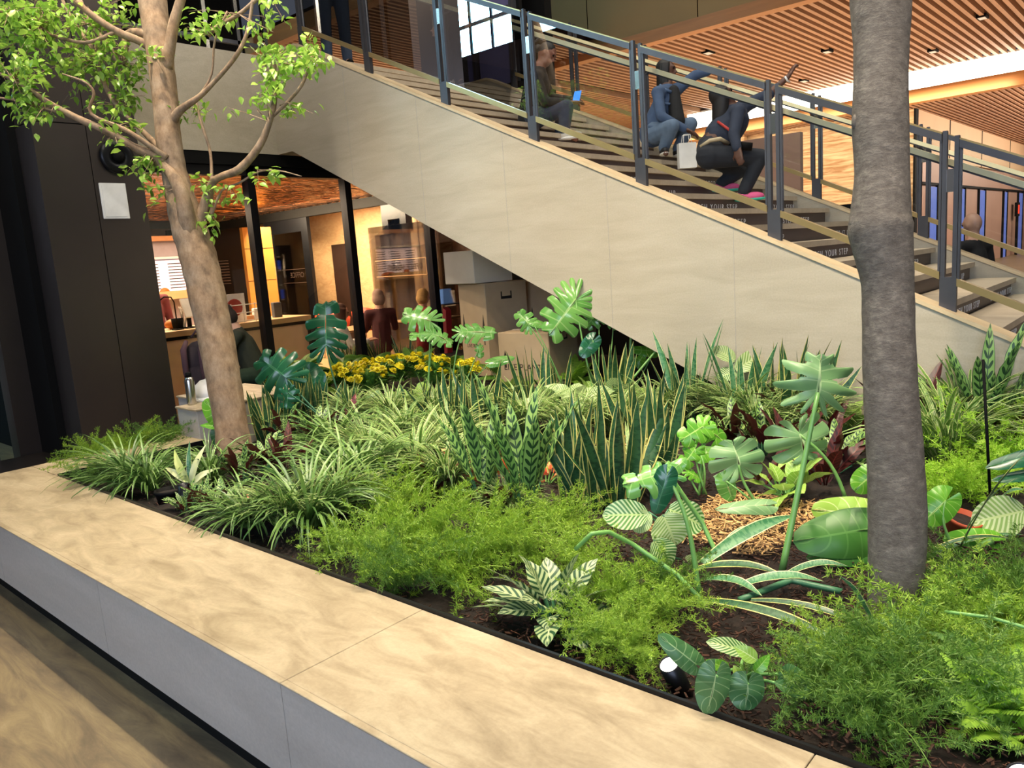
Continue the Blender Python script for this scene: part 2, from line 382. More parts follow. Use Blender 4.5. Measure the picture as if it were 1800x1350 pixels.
def frame(o, X, Y):
    X, Y = V(X).normalized(), V(Y).normalized(); Z = X.cross(Y)
    return Matrix(((X.x, Y.x, Z.x, o[0]), (X.y, Y.y, Z.y, o[1]), (X.z, Y.z, Z.z, o[2]), (0, 0, 0, 1)))
# ------------------------------------------------------------------ setting: floors, walls, ceiling
def sbox(name, mat, *b): return struct(MB().box(*b).build(name, mat))
sbox('floor', M['floor'], -32, 8, -9, 62, -.12, 0)
def ztop(X): return 3.47-.463*(X+6.22)          # top line of the stair's side walls
def nose(k): return (-2.8+.32*k, 1.87-.148*k)

# bench around the planting (front run and left return)
bench = empty('planter_bench', (-2, 1.3, 0), 0, 'long tan stone bench ledge running along the front of the indoor planting bed', 'bench')
BX, BY = -2, 1.3
def L(o): o.location = (-BX, -BY, 0); return o
xs = [-5.86, -4.62, -3.28, -1.935, -.6, .75, 2.4]
for a, b in zip(xs[:-1], xs[1:]):
    L(bevel(MB().box(a+.0015, b-.0015, 1.081, 1.615, .37, .45).box(a+.0015, b-.0015, 1.059, 1.081, .4445, .45).build('seat_slab', M['benchtop'], bench), .0015, 1))
    L(MB().box(a+.0015, b-.0015, 1.06, 1.08, .125, .444).build('fascia_panel', M['fascia'], bench))
L(MB().box(-5.86, -5.38, 1.618, 2.63, .37, .45).build('seat_slab', M['benchtop'], bench))
L(MB().box(-5.80, 2.4, 1.12, 1.55, 0, .37).build('kick_plinth', M['black'], bench))
L(MB().box(-5.80, -5.40, 1.56, 2.63, 0, .37).build('kick_plinth', M['black'], bench))
L(MB().box(-5.86, -5.84, 1.08, 2.63, .125, .37).build('fascia_panel', M['fascia'], bench))
# raised stone seat behind the left return
blk = empty('stone_seat_block', (-5.6, 3.3, 0), 0, 'raised pale stone seat block carrying the steel bottle and white hard hat', 'seat')
bevel(MB().box(-.19, .12, -.68, .2, 0, .66).box(-.72, -.19, -.42, .2, 0, .66).build('block_body', M['fascia'], blk), .004, 1)
bevel(MB().box(-.20, .13, -.69, .2, .66, .675).box(-.73, -.20, -.43, .2, .66, .675).build('block_top', M['benchtop'], blk), .003, 1)
# black edging strip
MBe = MB(); MBe.box(-5.38, 2.4, 1.616, 1.626, .40, .462); MBe.box(-5.38, -5.37, 1.626, 2.6, .40, .462)
tag(MBe.build('planter_edging', M['blackmetal']), 'thin scuffed black metal edging strip between stone bench and soil', 'edging')

# soil and mulch
so = MB(); nx, ny = 120, 70
X0, X1, Y0, Y1 = -5.37, 2.4, 1.627, 5.09
rs = random.Random(3)
for j in range(ny+1):
    for i in range(nx+1):
        x = X0+(X1-X0)*i/nx; y = Y0+(Y1-Y0)*j/ny
        z = .37+.018*sin(x*3.1+y)+.02*sin(y*4.3-x*1.7)+rs.uniform(-.012, .012)
        if i in (0, nx) or j in (0, ny): z = .36
        so.v.append((x, y, z))
for j in range(ny):
    for i in range(nx):
        a = j*(nx+1)+i; so.quad([a, a+1, a+nx+2, a+nx+1])
tag(so.build('planting_soil', M['soil'], None, True), 'dark brown planting soil filling the bed in front of the stair wall', 'soil', kind='stuff')
so = MB().box(-7.75, -5.05, 3.75, 4.95, .3, .38); so.box(-7.75, -3.2, 4.95, 7.6, .3, .38)
tag(so.build('rear_planting_soil', M['soil']), 'dark soil under the ferns and yellow flowers behind and under the stair', 'soil', kind='stuff')
def chips(name, mat, n, rx, ry, label, ln=(.008, .032), seed=1):
    m = MB(); r = random.Random(seed)
    for _ in range(n):
        x, y = r.uniform(*rx), r.uniform(*ry); a = r.uniform(0, pi); l = r.uniform(*ln)/2; w_ = r.uniform(.001, .0032); z = .385+r.uniform(0, .03)
        z += .018*sin(x*3.1+y)+.02*sin(y*4.3-x*1.7)
        m.obox((x, y, z), V((cos(a), sin(a), r.uniform(-.4, .4)))*l, V((-sin(a), cos(a), r.uniform(-.5, .5)))*w_, V((0, 0, .0015)))
    return tag(m.build(name, mat), label, 'mulch', kind='stuff')
M['chipd'] = pm('mulch_chip', '#3a2114', .9, 0, .6, 40); M['chipl'] = pm('straw_chip', '#c09a66', .9, 0, .3, 40)
chips('bark_mulch', M['chipd'], 14000, (-1.9, 1.2), (1.7, 3.6), 'loose brown bark mulch on the soil around the right tree', seed=2)
chips('bark_mulch', M['chipd'], 2500, (-5.2, -1.9), (1.7, 4.8), 'scattered brown bark bits between the plants left of centre', seed=4)
chips('straw_mulch', M['chipl'], 2200, (-1.75, -1.2), (2.75, 3.55), 'patch of pale straw mulch beside the bright split-leaf plant', (.02, .07), 5)

# ------------------------------------------------------------------ staircase
st = empty('staircase', (0, 0, 0), 0, 'broad pale stone staircase descending to the right above the planting', 'staircase')
def side_poly(y0, y1, name):
    top = [(-7.85, 3.975), (-7.31, 3.975), (1.27, 0)]; bot = [(-1.32, 0), (-7.57, 2.93), (-7.85, 2.93)]
    return MB().prism(top+bot, 1, y0, y1).build(name, M['stringer'], st)
side_poly(5.10, 5.25, 'side_wall'); side_poly(8.08, 8.23, 'side_wall')
for y0, y1 in ((5.085, 5.265), (8.065, 8.245)):
    m = MB(); m.bar((-7.31, (y0+y1)/2, 3.985), (1.27, (y0+y1)/2, .012), (0, (y1-y0)/2, 0), (0, 0, .012)); m.box(-7.85, -7.31, y0, y1, 3.973, 3.997)
    m.build('wall_cap', M['cap'], st)
for i in range(7):   # fine joints in the stone cladding
    x = -6.55+1.03*i; zt = ztop(x); zb = max(0, 2.9-.4686*(x+7.51))
    MB().box(x-.0015, x+.0015, 5.0985, 5.1, zb, zt-.005).build('cladding_joint', M['fascia'], st)
m = MB(); m.bar((-7.6, 6.665, 2.98), (-1.3, 6.665, .03), (0, 1.415, 0), (0, 0, .03)); m.box(-7.85, -7.55, 5.25, 8.08, 2.95, 3.0)
m.build('soffit', M['fascia'], st)
WORDS = ['WATCH YOUR STEP', 'STEP BY STEP', 'STEP IT UP']
for k in range(-13, 13):
    x, z = nose(k)
    m = MB().box(x-.335, x, 5.25, 8.02, z-.042, z)
    m.build('tread', M['tread'], st)
    r = MB().box(x-.055, x-.035, 5.25, 8.0, max(0.0, z-.148), z-.042).build('riser', M['riser'], st)
    if k >= -3:
        wd = WORDS[(k+1) % 3]; m = None
        for j, y in enumerate((5.56+.12*((k*7) % 3), 6.95+.16*((k*5) % 3))):
            text(wd, 'riser_lettering', .072, M['letter'], r, frame((x-.034, y, z-.130), (0, 1, 0), (0, 0, 1)), .0012, space=1.5)
# floor of the upper landing and its edge
m = MB().box(-14, -6.98, 5.26, 8.2, 3.62, 3.79).box(-14, -8.03, 2.56, 5.26, 3.62, 3.79); struct(m.build('floor_landing', M['tread']))
struct(MB().box(-8.02, -7.85, 2.57, 5.1, 2.93, 3.975).build('trim_1', M['stringer']))
struct(MB().box(-8.6, -7.86, 2.57, 8.25, 2.80, 2.93).build('trim_2', M['black']))

# ------------------------------------------------------------------ railings
def railing(name, xsp, yc, label, inward, zt, y_hand, panels=True, hand=True):
    g = empty(name, (xsp[2], yc, zt(xsp[2])), 0, label, 'railing'); off = V(g.location)
    def P(o): o.location = -off; return o
    for x in xsp:
        z0 = zt(x)+.012; z1 = z0+1.02
        m = MB()
        for s in (-1, 1): m.box(x+s*.031-.012, x+s*.031+.012, yc-.015, yc+.015, z0+.2, z1-.0-s*.017)
        p = P(m.build('post', M['steel'], g))
        m = MB()
        for s in (-1, 1): m.box(x+s*.031-.012, x+s*.031+.012, yc+.015, yc+.022, z0, z1-.03)
        P(m.build('post_edge', M['steel2'], g))
        q = MB().box(x-.045, x+.045, yc-.017, yc+.015, z0-.02, z0+.2).build('post_shoe', M['steel'], g); P(q)
        P(MB().box(x-.019, x+.019, yc-.013, yc+.013, z1-.33, z1-.20).build('spacer_plate', M['chrome'], g))
    for a, b in zip(xsp[:-1], xsp[1:]):
        a2, b2 = a+.046, b-.046
        for nm, dz, h in (('top_rail', .99, .022), ('bottom_rail', .20, .022)):
            P(MB().bar((a2, yc, zt(a2)+dz), (b2, yc, zt(b2)+dz), (0, .024, 0), (0, 0, h)).build(nm, M['steel'] if nm == 'top_rail' else M['brasshi'], g))
        P(MB().bar((a2, yc, zt(a2)+1.016), (b2, yc, zt(b2)+1.016), (0, .024, 0), (0, 0, .004)).build('top_rail_cap', M['brasshi'], g))  # bright strip painting the highlight along the top rail
        m = MB(); m.prism([(a2, zt(a2)+.21), (b2, zt(b2)+.21), (b2, zt(b2)+.975), (a2, zt(a2)+.975)], 1, yc-.006, yc+.006)
        P(m.build('glass_panel', M['glass'], g))
        for x in (a2+.006, b2-.006):
            P(MB().box(x-.006, x+.006, yc-.014, yc+.014, zt(x)+.21, zt(x)+.98).build('panel_stile', M['steel'], g))
    if hand:
        a, b = xsp[0], xsp[-1]
        P(MB().bar((a, y_hand, zt(a)+.865), (b, y_hand, zt(b)+.865), (0, .03, 0), (0, 0, .018)).build('handrail', M['rail'], g))
        P(MB().bar((a, y_hand, zt(a)+.84), (b, y_hand, zt(b)+.84), (0, .012, 0), (0, 0, .006)).build('handrail_channel', M['steel'], g))
        for x in xsp:
            P(MB().bar((x, yc, zt(x)+.77), (x, y_hand, zt(x)+.84), (.01, 0, 0), (0, 0, .008)).build('handrail_bracket', M['steel'], g))
    return g
railing('stair_railing', [-7.27, -6.23, -5.2, -4.2, -3.185, -2.165, -1.115, -.06, 1.0], 5.175, 'nearer glass and steel stair railing with pale handrail above the stone side wall', 1, ztop, 5.33)
railing('stair_railing', [-6.9, -5.92, -4.94, -3.96, -2.97, -1.98, -1.0, 0.0], 8.155, 'far glass and steel stair railing across the steps', -1, ztop, 8.0)
g = empty('landing_railing', (-7.93, 3, 3.975), 0, 'dark metal railing on the upper landing edge behind the left tree', 'railing')
for y in (2.65, 3.45, 4.45, 4.82, 5.15):
    MB().box(-.02, .02, y-3-.02, y-3+.02, 0, 1.05).build('post', M['chrome'] if y > 4 else M['steel'], g)
MB().box(-.025, .025, -.38, 2.18, 1.0, 1.05).build('top_rail', M['steel'], g)
MB().box(-.02, .02, -.38, 2.18, .1, .14).build('bottom_rail', M['steel'], g)

# ------------------------------------------------------------------ upper level and ceilings
def slats(name, x0, x1, y0, y1, z, step=.19, w_=.085, h=.15):
    m = MB(); n = int((x1-x0)/step)
    for i in range(n): x = x0+i*step; m.box(x, x+w_, y0, y1, z, z+h)
    m.cur = 1; m.box(x0, x1, y0, y1, z+h+.10, z+h+.16)
    return struct(m.build(name, [M['slat'], M['gap']]))
slats('ceiling', -12.6, 6, 15.4, 25.2, 6.0)
slats('ceiling.001', -14, 10, 25.6, 50, 5.15, .155, .07, .1)
slats('ceiling.002', -31, -10.3, 9.0, 15.15, 6.0, .15, .06)
slats('ceiling.003', -31, -13.0, 15.15, 26, 6.0, .15, .06)
sbox('wall_bulkhead', M['olive'], -13.0, 6, 15.2, 15.38, 6.1, 11)
for x in (-10.6, -7.9, -5.2, -2.5): sbox('trim_3', M['gap'], x, x+.015, 15.19, 15.2, 6.1, 11)
sbox('trim_4', M['orange'], -13.0, 6, 15.15, 15.42, 5.86, 6.1)
sbox('trim_5', M['orange'], -31, -8.6, 8.8, 9.0, 5.86, 6.15)
# light strip set into the slatted ceiling
g = empty('ceiling_light_strip', (-5, 25.6, 6), 0, 'long bright white light strip recessed in the slatted wood ceiling', 'light')
MB().box(-8.6, 12, -.40, -.34, -.50, .0).build('glowing_face', M['strip'], g)
MB().box(-8.6, 12, -.40, .0, .0, .05).build('slot_top', M['white'], g)
MB().box(-8.6, 12, -.42, .0, -.86, -.50).build('wood_trim', M['orange'], g)
# small downlights between the slats
for i, (px, py) in enumerate([(1245, 90), (1454, 88), (1640, 88), (1727, 28), (1413, 140), (1672, 182), (1742, 148)]):
    p = U(px, py, 2, 6.02)
    if p.y < 25.2:
        g = empty('slot_downlight', p, 0, ['small black slot downlight left of the raised hand', 'small black slot downlight above the raised fist', 'small slot downlight just right of the right tree', 'slot downlight nearest the top right corner of the ceiling', 'small slot downlight beside the raised wrist', 'faint downlight below the light strip by the woven wall', 'pale fitting on the far dark slats at right'][i], 'light', 'slot downlights in the slatted ceiling')
        MB().box(-.10, .10, -.16, .16, -.05, .02).build('housing', M['black'], g); MB().box(-.07, .07, -.12, .12, -.055, -.05).build('lens', M['white'], g)
# far walls
sbox('wall_far', M['cream'], -13.8, -6.7, 26.6, 26.8, 0, 5.2)
sbox('wall_far.001', M['black'], -6.74, -6.68, 26.5, 26.8, 0, 5.2)
sbox('wall_cove', M['beigewall'], -6.9, -6.7, 26.8, 50, 3.78, 5.15)
for y in (30.8, 36, 42): sbox('trim_6', M['black'], -6.7, -6.69, y, y+.1, 3.78, 5.15)
sbox('wall_storefront', M['pinkwall'], -7.0, -6.82, 26.8, 50, 0, 3.78)
sbox('wall_end', M['pinkwall'], -6.9, 10, 49.8, 50, 0, 5.2)
rs = random.Random(9)
for i in range(5):
    y = 28.6+4.1*i+rs.uniform(-.6, .6); w_ = rs.uniform(.7, 1.5)
    g = struct(MB().box(-6.82, -6.77, y, y+w_, 0, 2.9).build('window_%d' % (i+1), M['bluepane']))
    MB().box(-6.82, -6.74, y-.10, y, 0, 3.0).build('window_frame', M['black'], g); MB().box(-6.82, -6.74, y+w_, y+w_+.10, 0, 3.0).build('window_frame', M['black'], g)
sbox('trim_7', M['black'], -6.82, -6.74, 27.6, 49, 2.95, 3.03)
# upper storefront beyond the landing
sbox('wall_landing', M['gap'], -8.75, -8.05, 8.26, 8.4, 3.79, 7.2)
sbox('wall_landing.001', M['black'], -9.0, -6.9, 8.9, 9.05, 3.79, 7.6)
M['lav'] = pm('lavender_glass', '#5a5674', .25, 0, .1, 1, emit='#5a5a88', estr=.12)
for i, (a, b) in enumerate([(-7.95, -7.72), (-7.62, -7.0)]):
    o = struct(MB().box(a, b, 8.3, 8.34, 3.85, 6.3).build('window_%d' % (20+i), M['lav'])); MB().box(b, b+.05, 8.26, 8.36, 3.79, 6.3).build('window_frame', M['steel'], o)
sbox('wall_landing.002', M['black'], -8.05, -6.9, 8.36, 8.42, 3.79, 6.5)
sbox('baseboard_landing', M['black'], -8.05, -6.9, 8.24, 8.36, 3.79, 3.9)
sbox('wall_upper', M['black'], -31, -30.8, -4, 34, 0, 7); sbox('wall_upper.001', M['cream'], -31, -12, 26.2, 26.4, 0, 6)
sbox('wall_upper.002', M['black'], -14, -13.8, -3, 8.5, 3.79, 9)
# the glazed street front behind the viewer (daylight; mirrored in the railing glass)
sbox('wall_street', M['darkwall'], -24, 8, -8.6, -8.4, 0, 7.95); sbox('wall_street.001', M['black'], -24, -18.1, -8.6, -8.4, 7.95, 13)
g = struct(MB().box(-18.1, -13.2, -8.5, -8.45, 7.95, 13).build('window_30', M['skyglow']))
for x in (-17.5, -16.6, -15.75): MB().box(x-.04, x+.04, -8.44, -8.38, 7.95, 13).build('window_frame', M['black'], g)
MB().box(-15.75, -14.95, -8.44, -8.36, 7.95, 13).build('window_frame', M['black'], g)
for z, m_ in ((8.75, M['white']), (10.2, M['white'])): MB().box(-18.1, -13.2, -8.46, -8.42, z, z+.12).build('window_frame', m_, g)

# ------------------------------------------------------------------ clad column and entrance at left
col = empty('clad_column', (-7.9, 2.95, 0), 0, 'tall dark bronze metal clad column left of the cafe', 'column')
for a, b in ((-.445, -.012), (-.005, .435)):
    MB().box(0, .4, a, b, 0, 3.035).build('cladding_panel', M['bronze'], col); MB().box(0, .4, a, b, 3.045, 6.5).build('cladding_panel', M['bronze'], col)
MB().box(-.05, .39, -.43, .42, 0, 6.5).build('column_core', M['black'], col)
sp = empty('wall_speaker', (-7.49, 3.17, 2.77), 0, 'round black ceiling-style speaker dome on the dark column', 'speaker')
R90 = Matrix.Rotation(pi/2, 4, 'Y')
m = MB().lathe((0, 0, 0), [(.155, 0), (.155, .012), (.13, .03), (.05, .035), (.05, .03)], 32); o = m.build('grille', M['blackmetal'], sp, True); o.matrix_local = R90
m = MB().lathe((0, 0, .03), [(.055, 0), (.05, .025), (.03, .04), (.0, .045)], 24); o = m.build('dome', M['black'], sp, True); o.matrix_local = R90
wp = empty('access_panel', (-7.498, 3.11, 2.37), 0, 'small white square access panel on the dark column', 'panel')
bevel(MB().box(-.001, .012, -.135, .10, -.155, .165).build('plate', M['white'], wp), .004, 1); MB().box(.012, .016, -.115, .08, -.135, .145).build('inner_cover', M['white'], wp)
sbox('wall_left', M['black'], -12, -7.92, 2.44, 2.56, 0, 8)
d = struct(MB().box(-8.6, -8.5, -3, 2.44, 0, .02).build('door_1', M['blackmetal']))
for y, w_ in ((2.25, .19), (1.98, .1)):
    MB().box(-8.66, -8.44, y, y+w_, 0, 4.6).build('door_frame', M['steel'] if w_ < .15 else M['bronze'], d)
MB().box(-8.56, -8.54, -3, 1.98, .02, 4.6).build('door_glass', M['cglass'], d)
sbox('trim_9', M['bronze'], -8.4, -5.95, .2, 2.44, 0, .06)
sbox('wall_street_side', M['fascia'], -12.5, -12, -3, 2.4, 0, 1.0)
tag(MB().box(-11.4, -10.5, 1.5, 2.35, 0, .8).build('street_planter', M['fascia']), 'grey stone block seen through the glass door at the left edge', 'block')
sbox('wall_left.001', pm('dusk_street', '#3b4650', .8), -14, -13.9, -3, 2.44, 0, 8)
sbox('wall_left.002', M['black'], -14.1, -13.88, -3, 2.44, 3.4, 8.2)
# ------------------------------------------------------------------ cafe behind the glass
GX = -7.98
sf = empty('cafe_storefront', (GX, 5.5, 0), 0, 'black framed floor-to-ceiling cafe storefront glass under the stair', 'storefront')
for y in (3.47, 4.76, 6.07, 7.42, 8.75):
    MB().box(-.06, .06, y-5.5-.045, y-5.5+.045, 0, 2.80).build('mullion', M['blackmetal'], sf)
MB().box(-.06, .06, -2.1, 3.3, 2.70, 2.80).build('head_frame', M['blackmetal'], sf); MB().box(-.06, .06, -2.1, 3.3, 0, .12).build('sill_frame', M['blackmetal'], sf)
for a, b in ((3.5, 4.72), (4.8, 6.03), (6.11, 7.38), (7.46, 8.7)):
    MB().box(-.006, .006, a-5.5, b-5.5, .12, 2.70).build('glass_pane', M['cglass'], sf)
m = MB(); nx, ny = 300, 46
for j in range(ny+1):
    for i in range(nx+1):
        x = -16+7.95*i/nx; y = 2.6+6.4*j/ny
        m.v.append((x, y, 2.85+.011*sin(x*33+2.2*sin(y*3.1+x)+y)+.008*sin(x*21-y*2.7+1.7*sin(y*5.3))))
for j in range(ny):
    for i in range(nx): a = j*(nx+1)+i; m.quad([a, a+nx+1, a+nx+2, a+1])
struct(m.build('ceiling_cafe', M['copper'], None, True)); sbox('ceiling_cafe.002', M['black'], -19, -8.05, 2.6, 9.0, 2.88, 2.92); sbox('floor_cafe', M['woodlt'], -19, -8.1, 2.6, 12, 0, .006)  # pale cafe floor added for the copper ceiling to mirror
sbox('ceiling_cafe.001', M['panelin'], -19, -8.05, 9.0, 12.0, 2.95, 3.0)
sbox('wall_cafe', M['darkwall'], -19.2, -19, 2.6, 12, 0, 3)
sbox('wall_cafe.001', M['darkwall'], -19, -8.05, 2.45, 2.6, 0, 2.9)
sbox('wall_cafe.002', M['ripple'], -16.5, -12.35, 10.0, 10.12, 0, 2.95)
sbox('wall_cafe.003', M['ripple'], -12.35, -11.2, 10.0, 10.12, 2.22, 2.95); sbox('wall_cafe.004', M['ripple'], -11.95, -10.6, 10.0, 10.12, 0, 2.95)
sbox('wall_cafe.005', M['pinkwall'], -10.6, -4, 10.4, 10.5, 0, 2.95)
sbox('wall_cafe.006', M['darkwall'], -19, -16.5, 10.0, 10.12, 0, 2.95)
sbox('wall_under_stair', M['black'], -8, -2.2, 8.3, 8.36, 0, 1.9)
d = struct(MB().box(-13.75, -13.0, 9.95, 9.99, 0, 2.12).build('door_2', pm('dark_brown_door', '#38251c', .5))); MB().box(-13.12, -13.08, 9.90, 9.95, 1.0, 1.12).build('handle', M['chrome'], d)
sbox('wall_cafe_band', M['black'], -19, -8.6, 8.93, 9.07, 2.66, 2.83)
# vestibule glass doors standing in the black frame line
def cdoor(name, x0, x1, label, bw=.13):
    g = empty(name, ((x0+x1)/2, 9.0, 0), 0, label, 'door'); h = (x1-x0)/2
    for a, b, z0, z1 in ((-h, -h+bw, 0, 2.66), (h-bw, h, 0, 2.66), (-h+bw, h-bw, 2.40, 2.66), (-h+bw, h-bw, 0, .3)):
        MB().box(a, b, -.035, .035, z0, z1).build('door_frame', M['blackmetal'], g)
    MB().box(-h+bw, h-bw, -.005, .005, .3, 2.40).build('door_glass', M['cglass'], g); return g
a_ = U(472, 450, 1, 9.0).x; b_ = U(548, 450, 1, 9.0).x
dA = cdoor('cafe_glass_door', a_, b_, 'black framed cafe glass door with OFFICE lettering, left of the rippled wall', .22)
MB().tube([(-.42, -.10, .9), (-.42, -.10, 2.0)], .02).build('pull_handle', M['chrome'], dA, True)
c_ = U(648, 450, 1, 8.6).x; e_ = U(690, 450, 1, 8.6).x
dB = cdoor('cafe_glass_door', c_, e_, 'open black framed glass door with long pull bars, right of the rippled wall', .16)
for x in (-.12, .30): MB().tube([(x, -.10, .95), (x, -.10, 2.15)], .022).build('pull_handle', M['blackmetal'], dB, True)
for z in (1.65, 1.9): MB().box(-.14, .33, -.11, -.04, z-.015, z+.015).build('handle_bracket', M['blackmetal'], dB)
for i in (-.35, -.05, .12): MB().box(i, i+.05, .5, .53, 1.0, 2.5).build('reflected_trim', M['beigewall'], dB)
# mirrored lettering seen from the back of the glass
ink2 = pm('frosted_lettering', '#3a2a22', .6)
def revtext(s, p, size, parent_name, label, width, hgt):
    g = empty(parent_name, p, 0, label, 'sign')
    text(s, 'lettering', size, ink2, g, frame((0, 0, 0), (-1, 0, 0), (0, 0, 1)), .001)
    for z in (-.11, .16): MB().box(-width, .06, -.003, .003, z, z+.012).build('rule_line', ink2, g)
    return g
p = U(535, 487, 1, 8.95); revtext('OFFICE', p, .15, 'window_lettering', 'reversed OFFICE lettering on the left cafe door glass', .75, .3)
sg = empty('hours_sign_glass', (0, 0, 0), 0, 'clear glass screen reading OFFICE HOURS in reverse, right of the open door', 'sign')
p = U(745, 472, 1, 8.6); sg.location = p
text('OFFICE HOURS', 'lettering', .135, ink2, sg, frame((0, 0, 0), (-1, 0, 0), (0, 0, 1)), .001)
for z in (-.10, .17): MB().box(-1.22, .07, -.003, .003, z, z+.01).build('border_line', M['beigewall'], sg)
MB().box(.06, .07, -.003, .003, -.10, .18).build('border_line', M['beigewall'], sg)
MB().box(-1.35, .35, .01, .02, -p.z, .75).build('glass_sheet', M['cglass'], sg)
# service counter
ct = empty('service_counter', (-9.25, 5.0, 0), 0, 'long cafe service counter with pale oak top and tan front', 'counter')
bevel(MB().box(-.35, .35, -2.3, 1.0, .97, 1.04).build('worktop', M['woodlt'], ct), .005, 1)
MB().box(-.33, .30, -2.28, .95, 0, .93).build('front_panel', M['panelin'], ct); MB().box(-.33, .32, -2.28, .95, .93, .97).build('shadow_gap', M['black'], ct)
for y in (-1.35, .98): MB().box(.31, .37, y-.03, y+.03, 0, .95).build('leg', M['blackmetal'], ct)
MB().box(-.30, .30, 1.0, 1.03, .1, .95).build('end_frame', M['black'], ct)
def cp(px, py, x=-9.2): return U(px, py, 0, x)
def onct(px, x=-9.2):
    p = U(px, 570-.06*(px-290), 0, x); return V((x, p.y, 1.04))
p = onct(412, -9.1); g = empty('pastry_poster', p, 0, 'small framed picture of red pastry standing on the counter', 'poster')
MB().box(-.01, .01, -.17, .17, 0, .36).build('frame', M['white'], g); MB().ball((.012, .02, .19), .11, 14, (.12, 1, 1)).build('red_print', pm('red_print', '#9a3328', .5), g)
p = onct(425, -8.98); g = empty('wire_rack', p, 0, 'white wire rack around packaged snacks on the counter', 'rack')
m = MB()
for z in (.02, .12, .22): m.tube([(0, -.28, z), (0, .36, z)], .006, 6)
for y in (-.28, -.12, .04, .2, .36): m.tube([(0, y, 0), (0, y, .24 if y < .3 else .34)], .006, 6)
m.build('wire_frame', M['white'], g)
for i, (px, c, w_, h, lb) in enumerate([(398, '#d9d4c8', .035, .16, 'short white paper cup left of the red picture'), (436, '#b98a62', .07, .07, 'tan snack packet in the wire rack'), (452, '#dfe3e6', .05, .15, 'pale upright packet at the right of the rack'),
        (463, '#ebe8e2', .035, .19, 'narrow white carton beside the black mullion'), (488, '#4a4f58', .06, .20, 'dark jar on the counter right of the mullion')]):
    p = onct(px, -9.2); o = bevel(MB().box(-w_*.6, w_*.6, -w_, w_, 0, h).build('snack_packet', pm('packet_%d' % i, c, .5)), .01); o.location = p; tag(o, lb, 'packet', 'goods on the counter')
p = onct(312); o = MB().lathe((0, 0, 0), [(.055, 0), (.07, .13)], 20).build('napkin_cup', M['black'], None, True); o.location = p; tag(o, 'black round holder on the counter left of the tree', 'holder')
p = onct(318); m = MB()
rs = random.Random(5)
for i in range(14): m.tube([(rs.uniform(-.03, .03), rs.uniform(-.03, .03), .0), (rs.uniform(-.05, .05), rs.uniform(-.06, .06), rs.uniform(.2, .27))], .006, 5)
o = m.build('straw_bunch', M['white']); o.location = p+V((0, .06, 0)); tag(o, 'bunch of white paper straws standing on the counter', 'straws')
p = onct(333, -9.15); g = empty('card_terminal', p, 0, 'tilted white screen terminal on a black stand on the counter', 'terminal')
MB().obox((0, 0, .24), (.012, 0, .006), (0, .06, 0), (-.05, 0, .11)).build('screen', M['white'], g); MB().box(-.03, .03, -.015, .015, 0, .16).build('stand', M['black'], g); MB().box(-.08, .08, -.07, .07, 0, .015).build('base', M['black'], g)
p = onct(301, -9.05); g = empty('black_arch_stand', p, 0, 'thin black arched metal stand at the left end of the counter', 'stand')
MB().tube([(0, -.10, .36), (0, -.04, .40), (0, .04, .39), (0, .07, .33), (0, .07, 0)], .008, 8).build('hoop', M['black'], g, True); MB().box(-.05, .05, .02, .12, 0, .012).build('foot', M['black'], g)
p = onct(304, -9.3); o = MB().ball((0, 0, .06), .09, 14, (1, 1.1, .7)).build('bread_roll', pm('orange_crust', '#d08038', .6), None, True); o.location = p; tag(o, 'orange-brown baked roll on the counter at far left', 'pastry')
# lit menu board
c0 = U(268, 466, 0, -13); c1 = U(336, 500, 0, -13)
g = empty('menu_board', (-13, (c0.y+c1.y)/2, c1.z-.0), 0, 'backlit pinkish white menu board above the counter, left of the tree', 'sign')
hw = abs(c1.y-c0.y)/2+.25; hh = 0.62
M['menu'] = pm('menu_face', '#f4e8ec', .5, emit='#ffe9f2', estr=.75)
MB().box(-.05, 0, -hw, hw, -hh/2+.12, hh/2+.12).build('lit_face', M['menu'], g)
m = MB()
for c in range(4):
    for r in range(9):
        y = -hw+.08+c*.42; m.box(.001, .004, y, y+.26, .36-r*.05, .375-r*.05)
m.build('menu_print', ink2, g)
for z in (-.22, .45): MB().box(-.06, .10, -hw-.03, hw+.03, z, z+.035).build('shelf', M['white'], g)
o = MB().ball((.03, -hw+.38, -.10), .09, 12, (.4, 1, .9)).ball((.03, -hw+.9, -.12), .11, 12, (.3, 1.8, .6)).build('fruit_print', pm('orange_print', '#e0752c', .5), g, True)
sbox('wall_menu', pm('lilac_grey_wall', '#a79aa0', .6), -13.2, -13.06, 2.6, c1.y+.35, 0, 2.3); sbox('trim_10', M['orange'], -13.0, -12.9, 2.6, 6.6, 2.28, 2.36)
# timber wall and drinks fridge
a = U(424, 390, 0, -13.4); b = U(462, 390, 0, -13.4)
M['honey'] = pm('honey_plywood', '#c98a3c', .45, 0, .08, 1)
o = MB().box(-13.5, -13.4, a.y, b.y+.15, 0, 2.5).build('plywood_partition', M['honey']); tag(o, 'honey coloured plywood partition behind the black mullion', 'partition')
for z in (.8, 1.5, 2.1): MB().box(-13.4, -13.395, a.y, b.y+.15, z, z+.01).build('panel_joint', M['black'], o)
sbox('trim_11', M['black'], -13.6, -13.5, 4.6, 4.72, 0, 2.8); o = MB().box(-12.8, -12.7, 4.9, 6.6, 1.32, 1.45).box(-12.8, -12.72, 4.95, 5.0, 0, 1.32).box(-12.8, -12.72, 6.5, 6.55, 0, 1.32).build('pale_shelf', M['woodlt']); tag(o, 'pale wooden shelf on posts behind the counter', 'shelf')
a = U(484, 430, 1, 9.9); b = U(512, 530, 1, 9.9)
g = empty('drinks_fridge', ((a.x+b.x)/2, 9.75, 0), 0, 'tall blue-lit drinks fridge seen through the cafe door', 'fridge')
hw = (b.x-a.x)/2+.1
